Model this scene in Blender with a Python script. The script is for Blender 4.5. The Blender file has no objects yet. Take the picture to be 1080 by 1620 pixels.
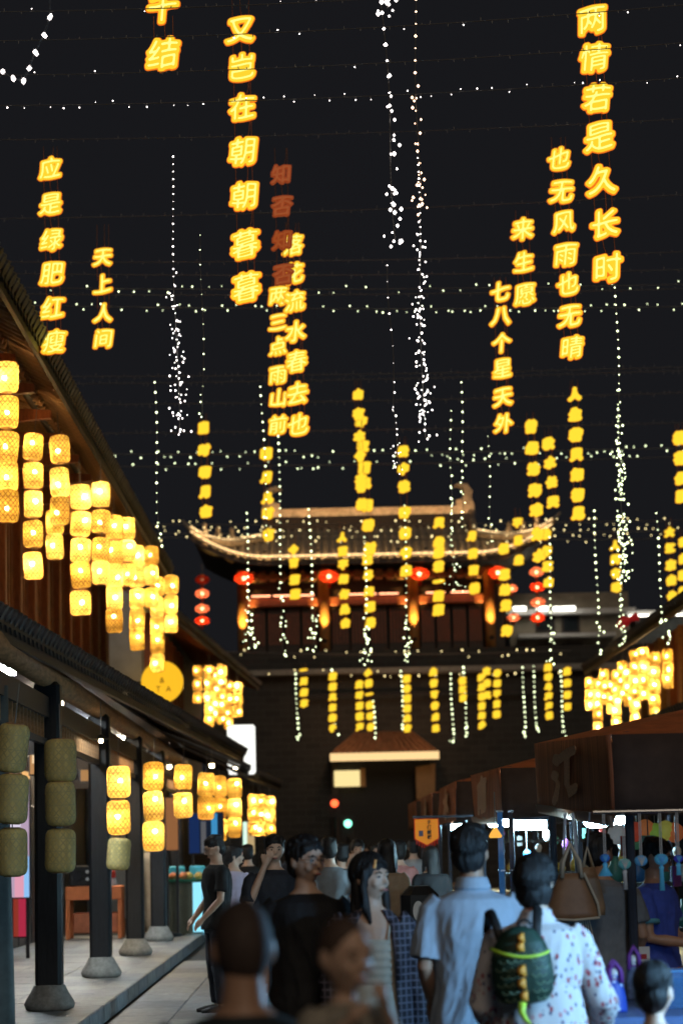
import bpy, bmesh, math, random
import numpy as np
from mathutils import Vector, Matrix, noise
R = math.radians
random.seed(7)
S = bpy.context.scene
COL = S.collection

# ---------------------------------------------------------------- camera
FPX = 3825.0                      # focal length in pixels of the 1080 x 1620 photograph
CAM = Vector((0, 0, 1.7))
def cam_matrix(vx=512, vy=1338, roll=1.2):
    v = Vector(((vx-540)/FPX, -(vy-810)/FPX, -1)).normalized()
    u0 = Vector((-math.sin(R(roll)), math.cos(R(roll)), 0))
    cz = (u0 - u0.dot(v)*v).normalized()
    cx = v.cross(cz)
    return Matrix((cx, v, cz))
CM = cam_matrix()
cd = bpy.data.cameras.new('camera'); cam = bpy.data.objects.new('camera', cd); COL.objects.link(cam)
cam.matrix_world = Matrix.Translation(CAM) @ CM.to_4x4()
cd.sensor_fit = 'VERTICAL'; cd.sensor_height = 36; cd.lens = FPX/1620*36
cd.clip_start = .1; cd.clip_end = 2000
cd.dof.use_dof = True; cd.dof.focus_distance = 19; cd.dof.aperture_fstop = 2.5; cd.dof.aperture_blades = 0
S.camera = cam
S.render.resolution_x, S.render.resolution_y = 682, 1024

def at(px, py, Y):                # the point at depth Y seen at a pixel of the photograph
    w = CM @ Vector(((px-540)/FPX, -(py-810)/FPX, -1))
    return CAM + w*(Y/w.y)
def at_z(px, py, z):
    w = CM @ Vector(((px-540)/FPX, -(py-810)/FPX, -1))
    return CAM + w*((z-CAM.z)/w.z)

# ---------------------------------------------------------------- night sky, added warm fill, exposure
W = bpy.data.worlds.new('World'); S.world = W; W.use_nodes = True
nt = W.node_tree; bg = nt.nodes['Background']
sky = nt.nodes.new('ShaderNodeTexSky'); sky.sky_type = 'NISHITA'; sky.sun_disc = False
sky.sun_elevation = R(35); sky.sun_rotation = R(150)
mixw = nt.nodes.new('ShaderNodeMix'); mixw.data_type = 'RGBA'
mixw.inputs['Factor'].default_value = .0001         # hardly any sky light, mostly the even city glow of the night
mixw.inputs['A'].default_value = (.0086, .0087, .0104, 1)
nt.links.new(sky.outputs[0], mixw.inputs['B']); nt.links.new(mixw.outputs['Result'], bg.inputs[0])
bg.inputs[1].default_value = 1.0
sd = bpy.data.lights.new('fill_sun', 'SUN'); sd.energy = .42; sd.angle = R(25); sd.color = (1, .83, .64)  # added warm fill from behind the camera, in place of street-lamp spill
so = bpy.data.objects.new('fill_sun', sd); COL.objects.link(so); so.rotation_euler = (R(60), 0, R(10))
vs = S.view_settings; vs.view_transform = 'Standard'; vs.look = 'None'; vs.exposure = 0; vs.gamma = 1; vs.use_curve_mapping = False
cy = S.cycles; cy.use_denoising = True; cy.max_bounces = 7; cy.diffuse_bounces = 3; cy.transparent_max_bounces = 12
cy.transmission_bounces = 5; cy.sample_clamp_indirect = 3; cy.use_light_tree = True; cy.caustics_reflective = False; cy.caustics_refractive = False

# ---------------------------------------------------------------- materials
MATS = {}
def mat(name, col, rough=.6, metal=0, noise_amt=.25, scale=6, bump=.0, emit=None, estr=0, stretch=(1, 1, 1), alpha=None, spec=.5, sample=True, col2=None):
    if name in MATS: return MATS[name]
    m = bpy.data.materials.new(name); m.use_nodes = True; n = m.node_tree.nodes; l = m.node_tree.links
    b = n['Principled BSDF']; b.inputs['Roughness'].default_value = rough; b.inputs['Metallic'].default_value = metal
    b.inputs['Specular IOR Level'].default_value = spec
    b.inputs['Base Color'].default_value = (*col, 1)
    if noise_amt or bump:
        tc = n.new('ShaderNodeTexCoord'); mp = n.new('ShaderNodeMapping'); mp.inputs['Scale'].default_value = stretch
        nz = n.new('ShaderNodeTexNoise'); nz.inputs['Scale'].default_value = scale; nz.inputs['Detail'].default_value = 6; nz.inputs['Roughness'].default_value = .65
        l.new(tc.outputs['Object'], mp.inputs[0]); l.new(mp.outputs[0], nz.inputs[0])
        cr = n.new('ShaderNodeValToRGB'); cr.color_ramp.elements[0].position = .3; cr.color_ramp.elements[1].position = .72
        lo = col2 or tuple(c*(1-noise_amt) for c in col); hi = tuple(min(1, c*(1+noise_amt*.7)) for c in col)
        cr.color_ramp.elements[0].color = (*lo, 1); cr.color_ramp.elements[1].color = (*hi, 1)
        l.new(nz.outputs[0], cr.inputs[0]); l.new(cr.outputs[0], b.inputs['Base Color'])
        if bump:
            bp = n.new('ShaderNodeBump'); bp.inputs['Strength'].default_value = bump; bp.inputs['Distance'].default_value = .02
            l.new(nz.outputs[0], bp.inputs['Height']); l.new(bp.outputs[0], b.inputs['Normal'])
    if emit:
        b.inputs['Emission Color'].default_value = (*emit, 1); b.inputs['Emission Strength'].default_value = estr
    if alpha is not None: b.inputs['Alpha'].default_value = alpha
    if not sample: m.cycles.emission_sampling = 'NONE'
    MATS[name] = m
    return m
def glow(name, col, s, sample=False):
    m = bpy.data.materials.new(name); m.use_nodes = True; n = m.node_tree.nodes; n.clear()
    e = n.new('ShaderNodeEmission'); o = n.new('ShaderNodeOutputMaterial'); m.node_tree.links.new(e.outputs[0], o.inputs[0])
    e.inputs[0].default_value = (*col, 1); e.inputs[1].default_value = s
    m.cycles.emission_sampling = 'AUTO' if sample else 'NONE'
    MATS[name] = m
    return m
def shade_mat(name, col, trans, transp):
    m = bpy.data.materials.new(name); m.use_nodes = True; n = m.node_tree.nodes; l = m.node_tree.links; n.clear()
    o = n.new('ShaderNodeOutputMaterial'); d = n.new('ShaderNodeBsdfDiffuse'); t = n.new('ShaderNodeBsdfTranslucent'); p = n.new('ShaderNodeBsdfTransparent')
    tc = n.new('ShaderNodeTexCoord'); nz = n.new('ShaderNodeTexNoise'); nz.inputs['Scale'].default_value = 22; nz.inputs['Detail'].default_value = 4
    mp = n.new('ShaderNodeMapping'); mp.inputs['Scale'].default_value = (1, 1, .25); l.new(tc.outputs['Object'], mp.inputs[0]); l.new(mp.outputs[0], nz.inputs[0])
    cr = n.new('ShaderNodeValToRGB'); cr.color_ramp.elements[0].color = (*[c*.72 for c in col], 1); cr.color_ramp.elements[1].color = (*col, 1)
    cr.color_ramp.elements[0].position = .35; cr.color_ramp.elements[1].position = .65
    l.new(nz.outputs[0], cr.inputs[0]); l.new(cr.outputs[0], d.inputs[0]); l.new(cr.outputs[0], t.inputs[0])
    a = n.new('ShaderNodeMixShader'); a.inputs[0].default_value = trans; l.new(d.outputs[0], a.inputs[1]); l.new(t.outputs[0], a.inputs[2])
    b = n.new('ShaderNodeMixShader'); b.inputs[0].default_value = transp; l.new(a.outputs[0], b.inputs[1]); l.new(p.outputs[0], b.inputs[2])
    l.new(b.outputs[0], o.inputs[0]); MATS[name] = m
    return m
def brick_mat(name, c1, c2, mortar, w, h):
    m = bpy.data.materials.new(name); m.use_nodes = True; n = m.node_tree.nodes; l = m.node_tree.links; b = n['Principled BSDF']
    tc = n.new('ShaderNodeTexCoord'); sp = n.new('ShaderNodeSeparateXYZ'); cb = n.new('ShaderNodeCombineXYZ'); ad = n.new('ShaderNodeMath')
    l.new(tc.outputs['Object'], sp.inputs[0]); l.new(sp.outputs[0], ad.inputs[0]); l.new(sp.outputs[1], ad.inputs[1]); l.new(ad.outputs[0], cb.inputs[0]); l.new(sp.outputs[2], cb.inputs[1])
    t = n.new('ShaderNodeTexBrick'); t.inputs['Color1'].default_value = (*c1, 1); t.inputs['Color2'].default_value = (*c2, 1); t.inputs['Mortar'].default_value = (*mortar, 1)
    t.inputs['Scale'].default_value = 1; t.inputs['Brick Width'].default_value = w; t.inputs['Row Height'].default_value = h; t.inputs['Mortar Size'].default_value = .012
    l.new(cb.outputs[0], t.inputs[0]); l.new(t.outputs[0], b.inputs['Base Color']); b.inputs['Roughness'].default_value = .75
    MATS[name] = m
    return m

WOOD = mat('dark_wood', (.040, .026, .019), .5, noise_amt=.45, scale=5, stretch=(6, 6, 1), bump=.25)
WOODR = mat('red_wood', (.36, .11, .045), .5, noise_amt=.45, scale=5, stretch=(6, 6, 1), bump=.25)
WOODT = mat('tan_wood', (.48, .26, .11), .55, noise_amt=.45, scale=4, stretch=(6, 1, 6), bump=.25)
LACQ = mat('black_lacquer', (.012, .013, .016), .42, noise_amt=.5, scale=9, stretch=(4, 4, .6), bump=.12)
TILE = mat('roof_tile', (.045, .048, .055), .5, noise_amt=.5, scale=9, bump=.3)
TILE2 = mat('roof_tile_pale', (.34, .30, .24), .6, noise_amt=.5, scale=7, bump=.3)  # tower tiles, paler to carry part of the floodlit look
STONE = mat('carved_stone', (.31, .31, .29), .7, noise_amt=.35, scale=14, bump=.35)
SLAB = [mat('paving_stone_%s' % k, c, .52, noise_amt=.4, scale=9, bump=.25) for k, c in (('grey', (.21, .22, .23)), ('pale', (.26, .265, .26)), ('dark', (.16, .17, .18)))]
GROUND = mat('joint_grit', (.045, .045, .045), .8, noise_amt=.3, scale=20)
PLAS = mat('white_plaster', (.62, .64, .66), .8, noise_amt=.15, scale=3)
PLASG = mat('grey_plaster', (.11, .12, .12), .8, noise_amt=.4, scale=3)
CABLE = mat('cable', (.20, .19, .18), .5, noise_amt=0)
WIRE = mat('sign_wire', (.35, .16, .08), .5, noise_amt=0)  # orange light of the letters put into the wire's colour
METAL = mat('dark_metal', (.05, .05, .055), .35, metal=.8, noise_amt=.3)
CHROME = mat('steel', (.6, .6, .62), .22, metal=1, noise_amt=.1)
BLACK = mat('matt_black', (.012, .012, .013), .6, noise_amt=.3)
WHITE = mat('white_paint', (.75, .75, .74), .5, noise_amt=.08)
GLASS = mat('window_glass', (.02, .025, .03), .08, noise_amt=0)
BRICK = brick_mat('grey_brick', (.036, .036, .034), (.022, .023, .022), (.055, .055, .052), .62, .26)

# ---------------------------------------------------------------- mesh helpers
class MB:
    def __init__(s): s.v = []; s.f = []
    def add(s, vs, fs, M=None):
        b = len(s.v)
        s.v += [tuple(M @ Vector(p)) for p in vs] if M is not None else [tuple(p) for p in vs]
        s.f += [tuple(b+i for i in f) for f in fs]
        return s
    def box(s, c, d, M=None, bev=0):
        x, y, z = (k/2 for k in d)
        if not bev:
            vs = [(c[0]+a*x, c[1]+b*y, c[2]+e*z) for a in (-1, 1) for b in (-1, 1) for e in (-1, 1)]
            fs = [(0, 1, 3, 2), (4, 6, 7, 5), (0, 4, 5, 1), (2, 3, 7, 6), (0, 2, 6, 4), (1, 5, 7, 3)]
        else:                       # chamfered along the top and the vertical edges
            q = min(bev, x*.9, y*.9, z*.9); vs = []; fs = []
            o = [(-x+q, -y), (x-q, -y), (x, -y+q), (x, y-q), (x-q, y), (-x+q, y), (-x, y-q), (-x, -y+q)]
            i = [(a*(1-q/x), b*(1-q/y)) for a, b in o]
            for lst, zz in ((i, -z), (o, -z+q), (o, z-q), (i, z)): vs += [(c[0]+a, c[1]+b, c[2]+zz) for a, b in lst]
            for k in range(3):
                for j in range(8): fs.append((k*8+j, k*8+(j+1) % 8, k*8+8+(j+1) % 8, k*8+8+j))
            fs += [tuple(range(7, -1, -1)), tuple(range(24, 32))]
        return s.add(vs, fs, M)
    def beam(s, a, b, w, h, up=(0, 0, 1)):           # rectangular bar from a to b
        a = Vector(a); b = Vector(b); d = (b-a).normalized(); u = Vector(up); r = d.cross(u)
        if r.length < 1e-5: r = d.cross(Vector((0, 1, 0)))
        r.normalize(); u = r.cross(d); vs = []
        for p in (a, b):
            for i, j in ((-1, -1), (1, -1), (1, 1), (-1, 1)): vs.append(p + r*(w/2*i) + u*(h/2*j))
        return s.add(vs, [(0, 1, 2, 3), (7, 6, 5, 4), (0, 4, 5, 1), (1, 5, 6, 2), (2, 6, 7, 3), (3, 7, 4, 0)])
    def tube(s, pts, rad, n=8, cap=True, flat=1.0):
        pts = [Vector(p) for p in pts]; rad = rad if isinstance(rad, (list, tuple)) else [rad]*len(pts); vs = []; fs = []
        ref = None
        for i, p in enumerate(pts):
            d = (pts[min(i+1, len(pts)-1)] - pts[max(i-1, 0)]).normalized()
            if ref is None: ref = Vector((0, 1, 0)) if abs(d.y) < .9 else Vector((1, 0, 0))
            r = ref - d*ref.dot(d); r.normalize(); ref = r; q = d.cross(r)
            vs += [p + (r*math.cos(2*math.pi*k/n)*flat + q*math.sin(2*math.pi*k/n))*rad[i] for k in range(n)]
        for i in range(len(pts)-1):
            for k in range(n): fs.append((i*n+k, i*n+(k+1) % n, (i+1)*n+(k+1) % n, (i+1)*n+k))
        if cap: fs += [tuple(range(n-1, -1, -1)), tuple(range((len(pts)-1)*n, len(pts)*n))]
        return s.add(vs, fs)
    def lathe(s, prof, n=16, c=(0, 0, 0), cap=True, M=None, sx=1, sy=1):
        vs = []; fs = []
        for r, z in prof: vs += [(c[0]+r*sx*math.cos(2*math.pi*k/n), c[1]+r*sy*math.sin(2*math.pi*k/n), c[2]+z) for k in range(n)]
        for i in range(len(prof)-1):
            for k in range(n): fs.append((i*n+k, i*n+(k+1) % n, (i+1)*n+(k+1) % n, (i+1)*n+k))
        if cap: fs += [tuple(range(n-1, -1, -1)), tuple(range((len(prof)-1)*n, len(prof)*n))]
        return s.add(vs, fs, M)
    def ball(s, c, rx, ry=None, rz=None, n=12, m=8, M=None):
        ry = ry or rx; rz = rz or rx
        return s.lathe([(math.sin(math.pi*(i+.02)/(m+.04)), -math.cos(math.pi*(i+.02)/(m+.04))*rz) for i in range(m+1)], n, c, True, M, rx, ry) if True else s
    def loft(s, rings):                               # rings: lists of equal length
        n = len(rings[0]); vs = [p for r in rings for p in r]; fs = []
        for i in range(len(rings)-1):
            for k in range(n): fs.append((i*n+k, i*n+(k+1) % n, (i+1)*n+(k+1) % n, (i+1)*n+k))
        fs += [tuple(range(n-1, -1, -1)), tuple(range((len(rings)-1)*n, len(rings)*n))]
        return s.add(vs, fs)
    def ext(s, poly, y0, y1):                         # polygon in x-z pulled along y
        n = len(poly); vs = [(p[0], y0, p[1]) for p in poly]+[(p[0], y1, p[1]) for p in poly]
        fs = [tuple(range(n)), tuple(range(2*n-1, n-1, -1))]+[(i, n+i, n+(i+1) % n, (i+1) % n) for i in range(n)]
        return s.add(vs, fs)
    def mesh(s, name, m, smooth=False, fix=True):
        me = bpy.data.meshes.new(name); me.from_pydata(s.v, [], s.f)
        if fix:
            bm = bmesh.new(); bm.from_mesh(me); bmesh.ops.recalc_face_normals(bm, faces=bm.faces); bm.to_mesh(me); bm.free()
        if m: me.materials.append(m)
        if smooth: me.shade_smooth()
        return me
    def build(s, name, m, parent=None, smooth=False, loc=None):
        return link(name, s.mesh(name, m, smooth), parent, loc)
def link(name, me, parent=None, loc=None):
    o = bpy.data.objects.new(name, me); COL.objects.link(o)
    if parent is not None: o.parent = parent
    if loc is not None: o.location = loc
    return o
def tag(o, label=None, cat=None, group=None, kind=None):
    if label: o['label'] = label
    if cat: o['category'] = cat
    if group: o['group'] = group
    if kind: o['kind'] = kind
    return o
def thing(name, label, cat, loc=(0, 0, 0), rz=0, group=None):
    o = bpy.data.objects.new(name, None); COL.objects.link(o); o.location = loc; o.rotation_euler.z = rz; o.empty_display_size = .1
    return tag(o, label, cat, group)
ORD = ['first', 'second', 'third', 'fourth', 'fifth', 'sixth', 'seventh', 'eighth', 'ninth', 'tenth', 'eleventh', 'twelfth', 'thirteenth', 'fourteenth', 'fifteenth', 'sixteenth']

# ================================================================ THE SETTING
def wb(mb, name, m, parent, smooth=False): return mb.build(name, m, parent, smooth, -parent.location)
def piece(name, me, parent, loc, rot=(0, 0, 0), sc=(1, 1, 1)):
    o = link(name, me, parent, Vector(loc)-parent.location); o.rotation_euler = rot; o.scale = sc
    return o
def lerp(a, b, t): return a+(b-a)*t

ground = tag(MB().box((0, 300, -.06), (900, 1200, .1)).build('street', GROUND), kind='structure')
PF = .16                                              # height of the arcade floor
pf = tag(MB().box((-5.4, 35.5, PF/2-.015), (6.16, 61, PF-.02)).build('arcade_floor', GROUND), kind='structure')
# paving: street slabs and arcade slabs, each its own piece
slabm = [[MB().box((0, 0, 0), (.596, 1.19, .03), bev=.006).mesh('slab', m) for m in SLAB], [MB().box((0, 0, 0), (.746, .746, .03), bev=.006).mesh('slab', m) for m in SLAB]]
for j in range(17):
    for i in range(12):
        o = link('slab', random.choice(slabm[0]), ground, (-1.86+i*.6, 17.4+j*1.2+(.6 if i % 2 else 0), .006+random.uniform(-.002, .002)))
for j in range(36):
    for i in range(4):
        o = link('slab', random.choice(slabm[1]), pf, (-2.2-.32-.375-i*.75, 18.2+j*.75, PF-.012+random.uniform(-.002, .002)))
kerbm = [MB().box((0, 0, 0), (.3, 1.49, .185), bev=.012).mesh('kerb_stone', m) for m in SLAB[:2]]
for j in range(20): link('kerb_stone', kerbm[j % 2], pf, (-2.2-.15, 17.6+j*1.5, .095))

# ---------------------------------------------------------------- roofs made of tile rows
def tile_unit(r, m, name='tile_row'):                 # a half-round cover tile row one metre long towards -x, with its round end
    mb = MB(); n = 8; L = 1.0; seg = 1
    vs = []; fs = []
    for k in range(seg+1):
        x = -L*k/seg
        for a in range(n+1): vs.append((x, r*math.cos(math.pi*a/n), r*math.sin(math.pi*a/n)*1.05))
    for a in range(n): fs.append((a, a+1, n+1+a+1, n+1+a))
    mb.add(vs, fs)
    mb.lathe([(r*1.12, 0), (r*1.12, .012)], 10, M=Matrix.Rotation(R(90), 4, 'Y') @ Matrix.Translation((-r*.1, 0, 0)))
    return mb.mesh(name, m)
TU = tile_unit(.072, TILE); TU2 = tile_unit(.085, TILE); TUR = tile_unit(.08, TILE2)
DRIP = MB().ext([(-.085, .015), (.085, .015), (.07, -.05), (0, -.10), (-.07, -.05)], -.008, .008).mesh('drip_tile', TILE)
DRIP.transform(Matrix.Rotation(R(90), 4, 'Z'))

def pent_roof(b, eave, wallx, wallz, y0, y1, step, side=1, unit=TU, rafter_m=WOOD, deck_m=WOOD, raft=.42, tiles=True, rr=.045, fascia=WOOD):
    """eave(y) -> (x, z); the roof climbs to x=wallx, z=wallz; side=1: house on the left (roof climbs to -x)"""
    roof = None
    ys = [lerp(y0, y1, k/8) for k in range(9)]
    mb = MB(); vs = []
    for y in ys:
        ex, ez = eave(y); vs += [(ex, y, ez-.02), (wallx, y, wallz-.02), (wallx, y, wallz-.08), (ex, y, ez-.08)]
    fs = []
    for k in range(8):
        for j in range(4): fs.append((k*4+j, k*4+(j+1) % 4, k*4+4+(j+1) % 4, k*4+4+j))
    fs += [(0, 1, 2, 3), (35, 34, 33, 32)]
    roof = wb(mb.add(vs, fs), 'roof', deck_m, b)
    n = int((y1-y0)/step)
    for k in range(n+1):
        y = y0+k*step; ex, ez = eave(y); L = math.hypot(ex-wallx, wallz-ez); ang = math.atan2(wallz-ez, abs(ex-wallx))
        if tiles:
            o = link('tile_row', unit, roof, (ex, y, ez+random.uniform(-.006, .006)))
            o.rotation_euler = (0, ang if side > 0 else -ang, 0); o.scale = (L*side, 1, 1)
            if k < n:
                d = link('drip_tile', DRIP, roof, (ex-.01*side, y+step/2, ez-.03)); d.rotation_euler = (R(random.uniform(-3, 3)), 0, 0)
    pts = [Vector((eave(y)[0]-.05*side, y, eave(y)[1]-.14)) for y in ys]
    mb = MB()
    for a, c in zip(pts, pts[1:]): mb.beam(a, c, .05, .13)
    wb(mb, 'fascia', fascia, b)
    n = int((y1-y0)/raft)
    for k in range(n+1):
        y = y0+k*raft+.05; ex, ez = eave(y)
        L = math.hypot(ex-wallx, wallz-ez); ang = math.atan2(wallz-ez, abs(ex-wallx))
        key = ('rafter', rr, rafter_m.name)
        if key not in MATS: MATS[key] = MB().tube([(0, 0, 0), (-1, 0, 0)], rr, 6).mesh('rafter', rafter_m)
        o = link('rafter', MATS[key], roof, (ex-.09*side, y, ez-.08-rr*1.1)); o.rotation_euler = (0, ang if side > 0 else -ang, 0); o.scale = ((L-.1)*side, 1, 1)
    return roof

# ---------------------------------------------------------------- left timber shophouse with arcade
h1 = thing('timber_shophouse', 'two-storey dark timber shophouse with arcade columns on the left', 'building', (-4.6, 34, 0))
def eave1(y): return (lerp(-2.66, -1.58, (y-18)/32), 3.65)
pent_roof(h1, eave1, -4.6, 4.85, 15, 50, .25, 1, TU, WOOD, WOOD, .5)
def eave1u(y): return (-3.2, 7.7)
wb(MB().box((-6.7, 34, 9.7), (.3, 38, .3)), 'ridge', TILE, h1)
pent_roof(h1, eave1u, -6.7, 9.6, 15, 52.5, .27, 1, TU2, WOODT, WOODT, .3, rr=.05)  # tan wood puts the orange lantern-lit look into the upper eave's colour
mb = MB()                                             # lower tier of rafters carried on the eave purlin
PURL = wb(MB().tube([(-3.72, 15, 7.62), (-3.72, 52.3, 7.62)], .075, 10), 'eave_purlin', WOOD, h1, True)
rm = MB().tube([(0, 0, 0), (-1.25, 0, .42)], .042, 6).mesh('rafter', WOODT)
for k in range(148): piece('rafter', rm, h1, (-3.58, 15.2+k*.25, 7.56))
wb(MB().add([(-3.66, 15, 7.68), (-4.75, 15, 8.06), (-4.75, 52.3, 8.06), (-3.66, 52.3, 7.68)], [(0, 1, 2, 3)]), 'soffit_board', WOODT, h1)
# upper wall: posts, leaf panels with slats, rails
wb(MB().box((-4.85, 33.8, 6.4), (.2, 37.6, 3.6)), 'wall', WOOD, h1)
postm = MB().box((0, 0, 1.7), (.2, .2, 3.5), bev=.02).mesh('post', WOODR)
stile = MB().box((0, 0, 0), (.06, .09, 2.3)).mesh('stile', WOODR)
rail = MB().box((0, 0, 0), (.05, 1.5, .1)).mesh('rail', WOODR)
slat = MB().box((0, 0, 0), (.03, .035, 1.5)).mesh('slat', WOODT)
sill_panel = MB().box((0, 0, 0), (.05, .62, .7), bev=.015).mesh('sill_panel', WOODR)
brk = MB().ext([(0, 0), (1.12, .10), (1.12, .2), (0, .28)], -.06, .06).mesh('bracket_beam', WOODR)
for k in range(15):
    y = 26+k*1.85
    piece('post', postm, h1, (-4.66, y, 4.7)); piece('bracket_beam', brk, h1, (-4.6, y, 7.28))
    for q in range(3):
        piece('stile', stile, h1, (-4.70, y+.2+q*.66, 6.1))
        if q < 3: piece('stile', stile, h1, (-4.70, y+.12+(q+1)*.54, 6.1))
        piece('sill_panel', sill_panel, h1, (-4.715, y+.42+q*.55, 5.15))
        for s_ in range(3): piece('slat', slat, h1, (-4.73, y+.3+q*.55+s_*.13, 6.35))
    for zz in (5.55, 7.2, 6.6): piece('rail', rail, h1, (-4.72, y+.92, zz))
# arcade columns on stone drums
colm = MB().box((0, 0, 1.72), (.26, .26, 3.0), bev=.035).mesh('column', LACQ)
drum = MB().lathe([(.20, 0), (.235, .015), (.25, .06), (.235, .1), (.19, .17), (.16, .235), (.15, .25)], 24).mesh('column_base', STONE, True)
COLS = [(24.2, -2.72), (30.2, -2.76), (36.2, -2.80), (41.6, -2.82), (47.2, -2.84), (18.7, -2.71)]
for y, x in COLS:
    c = piece('column', colm, h1, (x, y, PF)); link('column_base', drum, c)
def beam_run(name, m, pts, r=None, w=0, h=0):
    mb = MB()
    if r: mb.tube(pts, r, 12)
    else:
        for a, c in zip(pts, pts[1:]): mb.beam(a, c, w, h)
    return wb(mb, name, m, h1, bool(r))
beam_run('eave_beam', WOODT, [(-2.70, 15, 3.45), (-2.86, 50, 3.45)], r=.12)
beam_run('tie_beam', WOOD, [(-2.70, 15, 3.12), (-2.86, 50, 3.12)], w=.1, h=.2)
beam_run('frieze_rail', WOOD, [(-2.70, 15, 2.78), (-2.86, 50, 2.78)], w=.06, h=.06)
fbar = MB().box((0, 0, 0), (.035, .035, .26)).mesh('frieze_bar', WOODT)
for k in range(120): piece('frieze_bar', fbar, h1, (lerp(-2.70, -2.86, k/120), 16+k*.28, 2.9))
for y, x in COLS[:5]:
    wb(MB().beam((x-.1, y, 3.0), (-4.9, y, 3.0), .14, .2), 'cross_beam', WOOD, h1)
wb(MB().box((-3.8, 32.5, 3.78), (1.9, 35, .05)), 'arcade_ceiling', WOOD, h1)
# shop front at the back of the arcade: dark leaves, warm lit transoms
wb(MB().box((-5.1, 34, 1.9), (.12, 36, 3.5)), 'shop_wall', WOOD, h1)
leafm = MB().box((0, 0, 0), (.06, .78, 2.3), bev=.02).mesh('shop_leaf', LACQ)
for k in range(26):
    y = 26.5+k*.86; piece('shop_leaf', leafm, h1, (-5.0, y, 1.34))
TRANS = glow('lit_transom', (1, .55, .2), .9, True)
trm = MB().box((0, 0, 0), (.04, .8, .38)).mesh('transom_pane', TRANS)
for k in (3, 5, 6, 9, 11, 12, 15, 17, 20): piece('transom_pane', trm, h1, (-5.0, 26.5+k*.86, 2.86))
# side screen between arcade and next house
wb(MB().box((-6.8, 52.4, 4.6), (4.2, .15, 9.2)), 'end_wall', PLASG, h1)

# near tapered post at the left edge of the picture
p = thing('painted_post', 'grey-green tapered post cut by the left picture edge', 'post', (at_z(2, 1640, PF).x, 20.6, PF))
MB().lathe([(.165, 0), (.16, .2), (.125, 1.6), (.11, 2.95)], 16).build('shaft', mat('post_paint', (.10, .14, .15), .6, noise_amt=.3, scale=8), p, True)
MB().lathe([(.22, -.01), (.24, .05), (.2, .12)], 16).build('foot', STONE, p, True)

# ---------------------------------------------------------------- second house on the left
h2 = thing('plaster_house', 'far left house with pale blue gable wall and wooden eaves', 'building', (-6.4, 70, 0))
wb(MB().box((-7.25, 71, 3.9), (6.1, 28, 7.8)), 'wall', PLAS, h2)
def eave2(y): return (lerp(-3.45, -2.1, (y-57)/27), 7.3)
pent_roof(h2, eave2, -6.2, 9.0, 57, 84, .34, 1, TU2, WOODR, WOODR, .45, rr=.06)
def eave2b(y): return (lerp(-1.78, -1.2, (y-54)/16), 3.5)
pent_roof(h2, eave2b, -4.2, 4.6, 53.5, 70, .3, 1, TU2, WOOD, WOOD, .6)
for k in range(9):
    wb(MB().box((-4.12, 58+k*1.7, 6.0), (.16, .2, 2.7)), 'post', WOODR, h2)
    wb(MB().box((-4.17, 58.85+k*1.7, 5.7), (.06, 1.3, 2.0)), 'window_leaf', WOODR, h2)
wb(MB().box((-4.0, 71, 1.9), (.2, 27, 3.7)), 'shop_wall', WOOD, h2)
for k in range(4): wb(MB().box((-2.25+k*.1, 55.5+k*4.5, 1.7), (.24, .24, 3.5)), 'column', LACQ, h2)

# ---------------------------------------------------------------- right timber house
h3 = thing('timber_house', 'lantern-lit timber house with sloping roof on the right', 'building', (9, 54, 0))
def eave3(y): return (lerp(7.0, 7.4, (y-40)/28), lerp(6.3, 6.5, (y-40)/28))
pent_roof(h3, eave3, 11.5, 9.2, 40, 68, .36, -1, TU2, WOODT, WOODT, .4, rr=.055)
wb(MB().box((9.2, 54, 5.3), (.2, 27.6, 3.4)), 'wall', WOODT, h3)
for k in range(15):
    wb(MB().box((9.02, 41+k*1.9, 5.3), (.2, .2, 3.3)), 'post', WOODR if k % 2 else WOODT, h3)
    wb(MB().box((9.07, 41.95+k*1.9, 5.5), (.06, .9, 2.2)), 'window_leaf', WOODR, h3)
def eave3b(y): return (6.7, 4.1)
pent_roof(h3, eave3b, 9.3, 4.95, 40, 68, .36, -1, TU2, WOOD, WOOD, .6)
wb(MB().box((8.4, 54, 2.0), (.2, 27.6, 4.0)), 'shop_wall', WOOD, h3)
for k in range(8): wb(MB().box((7.1, 41+k*3.7, 2.0), (.24, .24, 4.0)), 'column', LACQ, h3)

# ---------------------------------------------------------------- pale building right of the gate tower
h4 = thing('pale_building', 'pale lit building with dark windows right of the gate tower', 'building', (10.4, 107, 0))
a = at(800, 960, 104.5); c = at(925, 1100, 104.5)
wb(MB().box((10.9, 107.5, 6.2), (5.2, 5, 12.4)), 'wall', mat('cream_wall', (.30, .26, .20), .8, noise_amt=.3, scale=2), h4)
for px, py, w, hh in ((902, 987, 22, 22), (905, 1033, 26, 22), (862, 985, 24, 24), (862, 1035, 24, 20)):
    q = at(px, py, 104.9); s = 104.9/FPX
    f = wb(MB().box((q.x, 104.96, q.z), (w*s+.2, .08, hh*s+.2)), 'window', WOOD, h4)
    MB().box((q.x, 104.90, q.z), (w*s, .06, hh*s)).build('pane', GLASS, f)
for py in (1005, 1058):
    q = at(890, py, 104.3); wb(MB().box((10.7, 104.6, q.z), (4.2, .9, .16)), 'ledge', WHITE, h4)
q = at(870, 972, 104.5); wb(MB().box((10.9, 104.7, q.z+.1), (5.6, .9, .22)), 'cornice', WHITE, h4)
q = at(840, 957, 103.4)
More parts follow.
